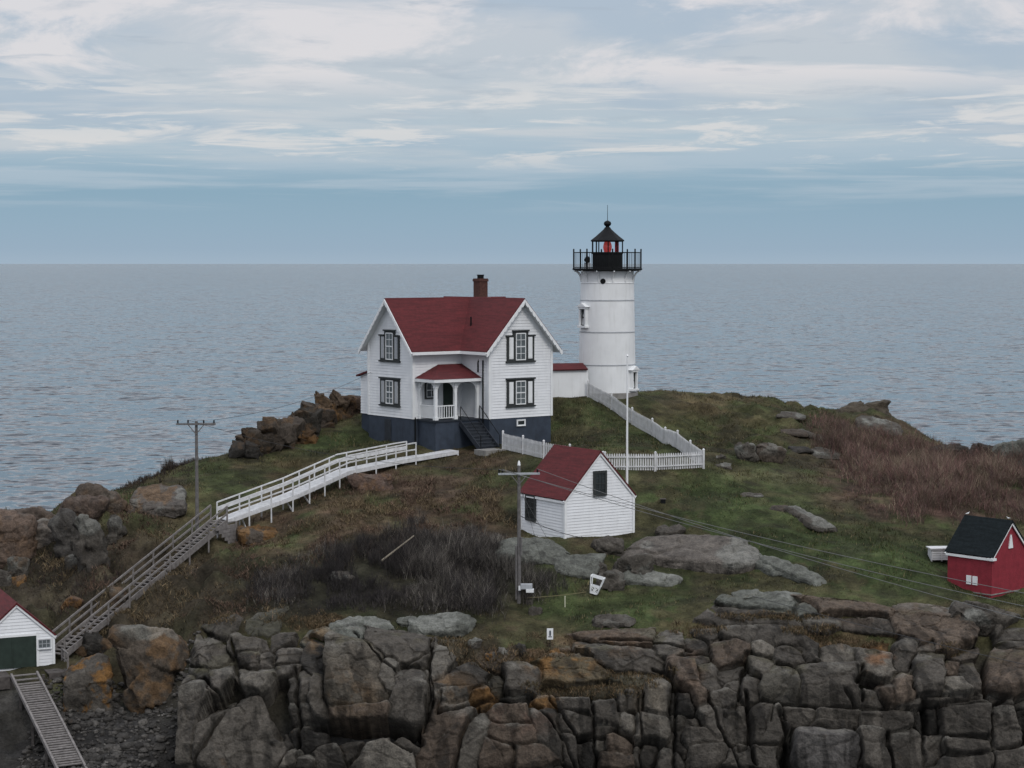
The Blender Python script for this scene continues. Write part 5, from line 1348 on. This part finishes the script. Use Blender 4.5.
# slabs on the lip of the cliff
for i, (x0, y0, x1, y1, c_, pl, Y, lab, ln) in enumerate([
    (330, 612, 392, 640, GR2, .6, 109.0, 'pale green slab on the cliff lip under the thicket, left one', -10), (394, 613, 418, 628, GR2, .5, 109.4, 'small pale green slab between two larger ones on the cliff lip', 0), (406, 608, 474, 638, GR2, .7, 109.2, 'pale green slab on the cliff lip under the thicket, largest one', 3),
    (726, 586, 800, 614, GR2, .6, 111, 'pale green slab at the top of the right-hand cliff', 5), (468, 636, 482, 650, GREY, .6, 107.4, 'small grey stone in the brown turf left of the sign', 0), (484, 652, 496, 664, GREY, .5, 106, 'pale cobble above the orange boulders on the cliff', 0), (496, 648, 512, 664, GREY, .5, 106.2, 'grey cobble next to the dark flat stone on the cliff', 0), (509, 643, 530, 660, DRK, .1, 106.6, 'dark flat stone at the cliff edge below the sign', 0),
    (504, 673, 542, 694, PALE, .6, 105.0, 'rounded pale boulder halfway up the middle of the cliff', 4), (471, 692, 496, 712, (.09, .058, .032), .0, 104.3, 'orange brown boulder resting on the cliff blocks', 10), (532, 700, 558, 714, (.1, .06, .03), .0, 103.9, 'flat orange stained rock in the middle of the cliff', -14), (590, 612, 634, 628, (.055, .05, .043), .2, 109.3, 'brown ledge breaking the turf at the cliff lip', 2),
    (545, 652, 600, 684, (.085, .07, .05), .3, 105.8, 'orange and grey dome-shaped rock below the sign', -8), (1000, 640, 1030, 652, GREY, .4, 107.4, 'flat grey rock near the right edge below the red shed', 0), (944, 600, 1000, 640, GREY, .6, 108.6, 'jagged pale rock on the cliff top below the red shed', -24)]):
    rock(lab, x0, y0, x1, y1, c_, Y, .8, 8, ln, 90 + i, 1.0 if 'orange' in lab else 0, pale=pl, level=6 if (x1 - x0) > 40 else 5, grooves=.05)

# pebbles of the cove, uncountable
def scatter_px(n, polys, dens=None):
    pass


pb_v, pb_f, pb_c = [], [], []
v0, f0 = ico(2)
cnt = 0
r3 = np.random.default_rng(77)
N_ = 2600
xs = r3.uniform(-25.5, -17.0, N_); ys = r3.uniform(98.5, 108.5, N_)
zs = terrain(xs, ys); ok = zs > -.2; xs, ys, zs = xs[ok], ys[ok], zs[ok]
sz = np.exp(r3.normal(-2.35, .55, len(xs))); sz = np.minimum(sz, .45)
for i in range(len(xs)):
    q = v0 * (1 + .22 * r3.normal(0, 1, (len(v0), 1))) * np.array([1, .8, .55]) * sz[i]
    a = r3.uniform(0, 6.28); q = np.stack([q[:, 0] * math.cos(a) - q[:, 1] * math.sin(a), q[:, 0] * math.sin(a) + q[:, 1] * math.cos(a), q[:, 2]], -1) + np.array([xs[i], ys[i], zs[i] + .1 * sz[i]])
    pb_v.append(q); pb_f.append(f0 + i * len(v0)); pb_c.append(np.tile(np.array([.055, .052, .048]) * np.exp(r3.normal(0, .35)), (len(v0), 1)))
tag(np_mesh('beach_pebbles', np.concatenate(pb_v), np.concatenate(pb_f), M['rock'], np.concatenate(pb_c)), kind='stuff')


# ================================================================== GRASS AND THICKETS
def blades(name, x, y, z, h, w, lean, col, jit=.25, seed=1, branch=0, m='veg', spread=.0):
    """one thin upright sliver per point, bent a little; branch adds side twigs"""
    r = np.random.default_rng(seed); n = len(x)
    V_, F_, C_ = [], [], []; tot = 0
    for b_ in range(1 + branch):
        a = r.uniform(0, 2 * np.pi, n); la = r.uniform(0, 2 * np.pi, n)
        ll = np.minimum(lean * r.uniform(.2, 1, n) * (1 if b_ == 0 else 1.8), 1.15)
        t0 = 0 if b_ == 0 else r.uniform(.25, .7, n)
        if b_ == 0: base = np.stack([x, y, z - .03], -1); tipx = None
        else: base = P0 + (PT - P0) * np.asarray(t0)[:, None]
        hh = h * r.uniform(.65, 1.15, n) * (1 if b_ == 0 else .55)
        ww = w * (1 if b_ == 0 else .7)
        dx = np.stack([np.cos(a), np.sin(a), 0 * a], -1) * (ww * .5)[:, None] if isinstance(ww, np.ndarray) else np.stack([np.cos(a), np.sin(a), 0 * a], -1) * ww * .5
        tip = base + np.stack([np.cos(la) * ll * hh, np.sin(la) * ll * hh, hh * np.sqrt(np.clip(1 - ll ** 2 * .5, .2, 1))], -1)
        if b_ == 0: P0, PT = base, tip
        V_.append(np.stack([base - dx, base + dx, tip], 1).reshape(-1, 3)); F_.append(np.arange(n * 3).reshape(n, 3) + tot); tot += n * 3
        cc = col * np.exp(r.normal(0, jit, (n, 1))); C_.append(np.repeat(cc, 3, 0))
    o = np_mesh(name, np.concatenate(V_), np.concatenate(F_), M[m], np.clip(np.concatenate(C_), .004, 1), smooth=False)
    return tag(o, kind='stuff')


def pts_in(n, xlo, xhi, ylo, yhi, seed):
    r = np.random.default_rng(seed); x = r.uniform(xlo, xhi, n); y = r.uniform(ylo, yhi, n); z = terrain(x, y); px, py = proj(x, y, z); return x, y, z, px, py


def inpoly(px, py, poly):
    inside = np.zeros(px.shape, bool); n = len(poly)
    for i in range(n):
        (xa, ya), (xb, yb) = poly[i], poly[(i + 1) % n]
        c_ = ((ya > py) != (yb > py)) & (px < (xb - xa) * (py - ya) / (yb - ya + 1e-9) + xa); inside ^= c_
    return inside


def clear_of_buildings(x, y):
    ok = np.ones(x.shape, bool)
    for o, x0, x1, y0, y1 in ((house, -4.4, 5.7, -2.4, 7.2), (house, -.2, 5.7, -3.4, 5.7), (house, -2.3, .4, -6.0, 0), (sh, -.1, 5.2, -.1, 4.9), (rs_, -.1, 3.6, -.1, 3.6), (bh, -.7, 4.6, -2, 5.8), (cw, -1.3, L_ + .5, -.1, 1.8)):
        inv = o.matrix_basis.inverted(); lx = inv[0][0] * x + inv[0][1] * y + inv[0][3]; ly = inv[1][0] * x + inv[1][1] * y + inv[1][3]
        ok &= ~((lx > x0) & (lx < x1) & (ly > y0) & (ly < y1))
    ok &= np.hypot(x - lt.x, y - lt.y) > 2.3
    return ok


for o in (house, sh, rs_, bh, cw): o.matrix_basis
DARKPOLY = [(300, 575), (345, 548), (395, 531), (440, 527), (490, 533), (512, 548), (516, 566), (530, 578), (560, 578), (572, 584), (555, 595), (530, 600), (500, 618), (470, 612), (400, 610), (340, 614), (290, 606), (240, 600), (262, 578)]
DARK2 = [(200, 650), (215, 600), (262, 575), (300, 575), (295, 604), (250, 600), (225, 620)]
REDPOLY = [(795, 422), (830, 425), (862, 430), (905, 445), (940, 455), (985, 462), (1045, 458), (1120, 470), (1120, 530), (1010, 524), (960, 536), (940, 535), (900, 520), (868, 500), (845, 475), (820, 452)]
FARLEFT = [(112, 486), (140, 470), (170, 461), (196, 460), (196, 470), (150, 482), (120, 492)]
LEFTDARK = [(25, 560), (60, 548), (90, 560), (120, 555), (130, 575), (100, 600), (70, 625), (50, 620), (30, 590)]
# turf
x, y, z, px, py = pts_in(230000, -40, 52, 106.5, 158, 201)
n_ = fbm(x * .5, y * .5, 0, 3, 300); n2_ = fbm(x * 1.7, y * 1.7, 0, 2, 301)
d_red = inpoly(px, py, REDPOLY) | inpoly(px, py, DARKPOLY)
left = (px < 250) & (py > 520)
keep = clear_of_buildings(x, y) & ~d_red & (z > 3.2) & (n2_ > -.75 + .7 * left)
x, y, z, n_ = x[keep], y[keep], z[keep], n_[keep]
gcol = ground_colour(x, y, z) * np.array([1.12, 1.10, 1.0])
straw = RNG.random(len(x)) < .10 + .10 * (n_ > .2)
gcol[straw] = np.array([.12, .10, .055])
blades('grass', x, y, z, .09 + .15 * np.clip(n_ + .3, 0, 1) * (1 + .8 * fbm(x * 1.5, y * 1.5, 0, 2, 333)).clip(.2, 2), .05, .8, gcol, .28, 202)
# dead bracken and heath on the slope and tufts on the ledges
bx_, by_, bz_ = [], [], []
x, y, z, px, py = pts_in(150000, -40, 30, 107, 140, 211)
BR = [(420, 512, 100, 30), (330, 540, 90, 22), (375, 480, 30, 8), (120, 530, 55, 28), (150, 590, 80, 40), (230, 590, 60, 30), (110, 560, 70, 40), (520, 655, 110, 14), (480, 470, 30, 6), (300, 620, 34, 9), (610, 636, 90, 4), (130, 640, 60, 18), (700, 624, 30, 5)]
wgt = np.zeros(len(x))
for c_ in BR: wgt = np.maximum(wgt, blob(px, py, *c_))
cl_ = fbm(x * .9, y * .9, 0, 3, 303)
keep = (RNG.random(len(x)) < wgt * sstep(-.35, .25, cl_)) & clear_of_buildings(x, y) & (z > 2.5)
x, y, z, px, py, cl_ = x[keep], y[keep], z[keep], px[keep], py[keep], cl_[keep]
bc = np.where((fbm(x * .3, y * .3, 0, 2, 304) > 0)[:, None], np.array([.085, .058, .042]), np.array([.105, .080, .048])) * (.75 + .5 * np.clip(cl_, 0, 1))[:, None]
blades('dead_bracken', x, y, z, .22 + .22 * np.clip(cl_ + .2, 0, 1), .06, 1.1, bc, .3, 212, 1)
# leafless thickets
def thicket(name, poly, n, seed, h, cols, wts, rng, w=.03, branch=4, lean=.35, tone=1.0):
    x, y, z, px, py = pts_in(n, *rng, seed)
    wob = 9 * fbm(x * .5, y * .5, 0, 3, seed + 1)
    ins = sum(inpoly(px + wob + dx, py + wob * .35 + dy, poly) * 1.0 for dx, dy in ((0, 0), (9, 0), (-9, 0), (0, 5), (0, -5), (16, 0), (-16, 0), (0, 9), (0, -9))) / 9
    r = np.random.default_rng(seed + 2)
    gap = fbm(x * .45, y * .45, 0, 4, seed + 6)
    keep = (r.random(len(x)) < ins ** 1.5) & (gap > -.42) & clear_of_buildings(x, y); x, y, z, ins, gap = x[keep], y[keep], z[keep], ins[keep], gap[keep]
    patch = fbm(x * .22, y * .22, 0, 3, seed + 8)
    k = np.clip(r.random(len(x)) + .35 * patch, 0, .999); c_ = np.array(cols)[np.searchsorted(np.cumsum(wts), k).clip(0, len(cols) - 1)] * tone * (1 + .35 * gap)[:, None]
    clump = fbm(x * 1.1, y * 1.1, 0, 2, seed + 9)
    hh = h * (.35 + .65 * ins) * (1 + .55 * clump) * (1 + .5 * fbm(x * .35, y * .35, 0, 3, seed + 3)) * r.uniform(.6, 1.1, len(x))
    return blades(name, x, y, z, np.clip(hh, .12, None), w, lean, c_, .3, seed + 4, branch)


thicket('dark_thicket', DARKPOLY, 44000, 401, 1.05, [(.032, .029, .029), (.046, .041, .038), (.13, .12, .105)], [.64, .325, .035], (-18, 6, 106, 124), w=.024, branch=6, lean=.5)
thicket('low_heath', DARK2, 22000, 431, .4, [(.040, .035, .030), (.06, .047, .035), (.085, .065, .04)], [.5, .35, .15], (-19, -8, 106, 120), w=.03)
thicket('red_thicket', REDPOLY, 48000, 411, 1.1, [(.075, .058, .042), (.115, .068, .060), (.088, .060, .054), (.135, .110, .080)], [.22, .38, .26, .14], (18, 46, 122, 154), w=.027, branch=6, lean=.55, tone=1.15)
thicket('sea_edge_heath', FARLEFT, 26000, 421, .5, [(.040, .034, .030), (.06, .047, .035)], [.6, .4], (-30, -18, 128, 142), w=.035)
thicket('left_slope_heath', LEFTDARK, 20000, 441, .4, [(.036, .031, .027), (.055, .033, .033), (.05, .047, .034)], [.6, .15, .25], (-32, -20, 108, 128), w=.03)
# dry tufts on the cliff ledges
tv = []
for (cx_, cy_, rx, ry, k) in [(222, 622, 16, 6, 380), (310, 620, 34, 9, 1500), (490, 655, 40, 14, 900), (560, 690, 40, 7, 600), (610, 690, 50, 8, 700), (815, 634, 36, 6, 900), (850, 641, 36, 6, 700), (700, 632, 30, 5, 400), (470, 640, 40, 7, 500), (755, 618, 40, 4, 500), (545, 655, 30, 7, 500), (640, 676, 40, 7, 500), (800, 618, 30, 4, 400), (950, 655, 14, 5, 200)]:
    m_ = (((ppx - cx_) / rx) ** 2 + ((ppy - cy_) / ry) ** 2 < 1).ravel(); q = cliff_pts.reshape(-1, 3)[m_]
    if len(q): tv.append(q[RNG.integers(0, len(q), k)] + RNG.normal(0, .04, (k, 3)))
tv = np.concatenate(tv); tc_ = np.where((RNG.random(len(tv)) < .4)[:, None], np.array([.12, .085, .05]), np.array([.065, .052, .030]))
blades('ledge_tufts', tv[:, 0], tv[:, 1], tv[:, 2], np.full(len(tv), .26), .05, .9, tc_, .3, 451, 1)

# ------------------------------------------------------------------ sea
SEA = -1.3
m, nt, b = new_mat('sea_water')
b.inputs['Base Color'].default_value = (.042, .053, .066, 1)
b.inputs['Roughness'].default_value = .10
b.inputs['IOR'].default_value = 1.33
geo = nt.nodes.new('ShaderNodeNewGeometry')


def slope(scale, detail, amp, prev, rot, sx=.8, steep=False, sy=1.):
    """wave slopes: two components of a noise colour, added up over the wave sizes"""
    mp = nt.nodes.new('ShaderNodeMapping'); mp.inputs['Scale'].default_value = (sx, sy, 1); mp.inputs['Rotation'].default_value = (0, 0, rot)
    nt.links.new(geo.outputs['Position'], mp.inputs['Vector'])
    n = nt.nodes.new('ShaderNodeTexNoise'); n.inputs['Scale'].default_value = scale; n.inputs['Detail'].default_value = detail; n.inputs['Roughness'].default_value = .6
    nt.links.new(mp.outputs['Vector'], n.inputs['Vector'])
    v = nt.nodes.new('ShaderNodeVectorMath'); v.operation = 'SUBTRACT'; v.inputs[1].default_value = (.5, .5, .5); nt.links.new(n.outputs['Color'], v.inputs[0])
    src = v.outputs[0]
    if steep:                                   # long flat troughs, short steep faces
        ab = nt.nodes.new('ShaderNodeVectorMath'); ab.operation = 'ABSOLUTE'; nt.links.new(src, ab.inputs[0])
        mu = nt.nodes.new('ShaderNodeVectorMath'); mu.operation = 'MULTIPLY'; nt.links.new(src, mu.inputs[0]); nt.links.new(ab.outputs[0], mu.inputs[1]); src = mu.outputs[0]
    w = nt.nodes.new('ShaderNodeVectorMath'); w.operation = 'MULTIPLY'; w.inputs[1].default_value = (amp, amp, 0); nt.links.new(src, w.inputs[0])
    if prev is None: return w.outputs[0]
    a_ = nt.nodes.new('ShaderNodeVectorMath'); a_.operation = 'ADD'; nt.links.new(prev, a_.inputs[0]); nt.links.new(w.outputs[0], a_.inputs[1])
    return a_.outputs[0]


q = slope(.045, 2, 2.2, None, .1, .7, True)
q = slope(.14, 2, 8.0, q, -.2, .7, True)
q = slope(.50, 3, 24.0, q, .1, .75, True)
a_ = nt.nodes.new('ShaderNodeVectorMath'); a_.operation = 'ADD'; a_.inputs[1].default_value = (0, 0, 1); nt.links.new(q, a_.inputs[0])
nn = nt.nodes.new('ShaderNodeVectorMath'); nn.operation = 'NORMALIZE'; nt.links.new(a_.outputs[0], nn.inputs[0])
nt.links.new(nn.outputs[0], b.inputs['Normal'])
mb = MB(); mb.add([(-30000, -400, SEA), (30000, -400, SEA), (30000, 60000, SEA), (-30000, 60000, SEA)], [(0, 1, 2, 3)])
tag(mb.build('sea', m), kind='structure')

# ------------------------------------------------------------------ sky and light
wd = bpy.data.worlds.new("World"); scene.world = wd; wd.use_nodes = True
nt = wd.node_tree; nt.nodes.clear()
N = nt.nodes.new; L = nt.links.new
out = N('ShaderNodeOutputWorld'); bg = N('ShaderNodeBackground')
SUN_EL, SUN_AZ = R(46), R(157)        # azimuth from +Y clockwise: behind the camera to the right
sky = N('ShaderNodeTexSky'); sky.sky_type = 'NISHITA'; sky.sun_disc = False; sky.sun_elevation = SUN_EL; sky.sun_rotation = SUN_AZ; sky.dust_density = 2.0
bg.inputs['Strength'].default_value = .10
tc = N('ShaderNodeTexCoord'); sep = N('ShaderNodeSeparateXYZ'); L(tc.outputs['Generated'], sep.inputs[0])


def math_(op, a, b_=None, clamp=False):
    n = N('ShaderNodeMath'); n.operation = op; n.use_clamp = clamp
    for i, q_ in enumerate((a, b_)):
        if q_ is None: continue
        if isinstance(q_, (int, float)): n.inputs[i].default_value = q_
        else: L(q_, n.inputs[i])
    return n.outputs[0]


def srgb(r, g, b_): return [((c / 255 + .055) / 1.055) ** 2.4 for c in (r, g, b_)] + [1]


z = sep.outputs['Z']
zc = math_('MAXIMUM', z, 0.0)
# base: the clear strip over the horizon, then the high overcast
rp = N('ShaderNodeValToRGB'); el = rp.color_ramp.elements
zz = math_('DIVIDE', zc, .14); L(zz, rp.inputs['Fac'])
stops = [(0, (166, 187, 206)), (.05, (157, 181, 202)), (.14, (148, 177, 199)), (.25, (137, 171, 194)), (.33, (150, 179, 200)), (.42, (174, 194, 209)), (.60, (192, 201, 210)), (.8, (197, 203, 211)), (1, (199, 204, 212))]
el[0].position = 0; el[0].color = srgb(*stops[0][1]); el[1].position = 1; el[1].color = srgb(*stops[-1][1])
for p_, c_ in stops[1:-1]:
    e_ = el.new(p_); e_.color = srgb(*c_)
# cloud sheets, seen edge-on towards the horizon
den = math_('ADD', zc, .10)
cx = math_('DIVIDE', sep.outputs['X'], den); cy = math_('DIVIDE', sep.outputs['Y'], den)
cmb = N('ShaderNodeCombineXYZ'); L(cx, cmb.inputs[0]); L(cy, cmb.inputs[1])


def cloud(scale, detail, rough, loc, sx=1, dist=.25):
    mp = N('ShaderNodeMapping'); mp.inputs['Location'].default_value = loc; mp.inputs['Scale'].default_value = (sx, .55, 1); L(cmb.outputs[0], mp.inputs['Vector'])
    n = N('ShaderNodeTexNoise'); n.inputs['Scale'].default_value = scale; n.inputs['Detail'].default_value = detail; n.inputs['Roughness'].default_value = rough; n.inputs['Distortion'].default_value = dist
    L(mp.outputs[0], n.inputs['Vector']); return n.outputs['Fac']


def mrange(v, a, b_, c_=0., d_=1.):
    n = N('ShaderNodeMapRange'); n.interpolation_type = 'SMOOTHSTEP'
    n.inputs[1].default_value = a; n.inputs[2].default_value = b_; n.inputs[3].default_value = c_; n.inputs[4].default_value = d_
    L(v, n.inputs[0]); return n.outputs[0]


SKX, SKZ = 5.4, .3


def mixc(f, a, col):
    n = N('ShaderNodeMixRGB'); L(f, n.inputs[0]); L(a, n.inputs[1])
    if isinstance(col, list): n.inputs[2].default_value = col
    else: L(col, n.inputs[2])
    return n.outputs[0]


c = rp.outputs['Color']
ev = N('ShaderNodeCombineXYZ'); L(sep.outputs['X'], ev.inputs[0]); L(math_('MULTIPLY', zc, 1.0), ev.inputs[1])


def bank(sx, sz, detail, rough, loc, dist=.3):
    mp = N('ShaderNodeMapping'); mp.inputs['Location'].default_value = loc; mp.inputs['Scale'].default_value = (sx, sz, 1); L(ev.outputs[0], mp.inputs['Vector'])
    n = N('ShaderNodeTexNoise'); n.inputs['Scale'].default_value = 1; n.inputs['Detail'].default_value = detail; n.inputs['Roughness'].default_value = rough; n.inputs['Distortion'].default_value = dist
    L(mp.outputs[0], n.inputs['Vector']); return n.outputs['Fac']


def layer(c, n, lo, hi, mask, amt, col):
    f = math_('MULTIPLY', math_('MULTIPLY', mrange(n, lo, hi), mask), amt); return mixc(f, c, srgb(*col))


top = mrange(z, .078, .096); hi = mrange(z, .045, .064); mid = math_('MULTIPLY', mrange(z, .040, .058), mrange(z, .098, .080)); lowm = math_('MULTIPLY', mrange(z, .022, .036), mrange(z, .070, .052))
c = layer(c, bank(7, 24, 6, .55, (3.1, 1.2, 0)), .44, .62, hi, .75, (170, 187, 205))
c = layer(c, bank(5, 70, 6, .6, (9.3, 4.1, 0)), .46, .64, mid, .7, (208, 211, 216))
c = layer(c, bank(5, 90, 5, .6, (2.3, 7.7, 0)), .44, .62, lowm, .75, (176, 194, 210))
c = layer(c, bank(8, 30, 9, .62, (SKX, SKZ, 0), .6), .43, .57, top, .95, (227, 223, 225))
c = layer(c, bank(13, 120, 8, .62, (14.3, 2.9, 0), .5), .50, .62, mid, .85, (222, 221, 222))
c = layer(c, bank(12, 90, 7, .6, (31.1, 12.9, 0), .5), .54, .68, mrange(z, .06, .08), .5, (170, 182, 196))
# the visible strip is the cloud deck itself; higher up the deck is lit through from the blue sky behind
deck = N('ShaderNodeMixRGB'); deck.blend_type = 'MIX'
deck.inputs[0].default_value = .86
L(sky.outputs[0], deck.inputs[1])
vs2 = N('ShaderNodeVectorMath'); vs2.operation = 'SCALE'; vs2.inputs['Scale'].default_value = 10.0; L(c, vs2.inputs[0]); L(vs2.outputs[0], deck.inputs[2])
cie = mrange(z, .15, .85, 1.0, 2.1)               # an overcast sky is brightest overhead
vc = N('ShaderNodeVectorMath'); vc.operation = 'SCALE'; L(deck.outputs[0], vc.inputs[0]); L(cie, vc.inputs['Scale'])
L(vc.outputs[0], bg.inputs['Color']); L(bg.outputs[0], out.inputs['Surface'])

sd = bpy.data.lights.new('sun', 'SUN'); sd.energy = 1.12; sd.angle = R(14); sd.color = (1, .955, .90)
so = bpy.data.objects.new('sun', sd); COL.objects.link(so)
dirv = Vector((math.sin(SUN_AZ) * math.cos(SUN_EL), math.cos(SUN_AZ) * math.cos(SUN_EL), math.sin(SUN_EL)))
so.rotation_euler = dirv.to_track_quat('Z', 'Y').to_euler(); so.location = (40, -40, 80)

scene.view_settings.view_transform = 'Standard'; scene.view_settings.look = 'None'
scene.view_settings.exposure = 0; scene.view_settings.gamma = 1; scene.view_settings.use_curve_mapping = False
scene.cycles.use_denoising = True
scene.cycles.max_bounces = 6
scene.cycles.transparent_max_bounces = 8
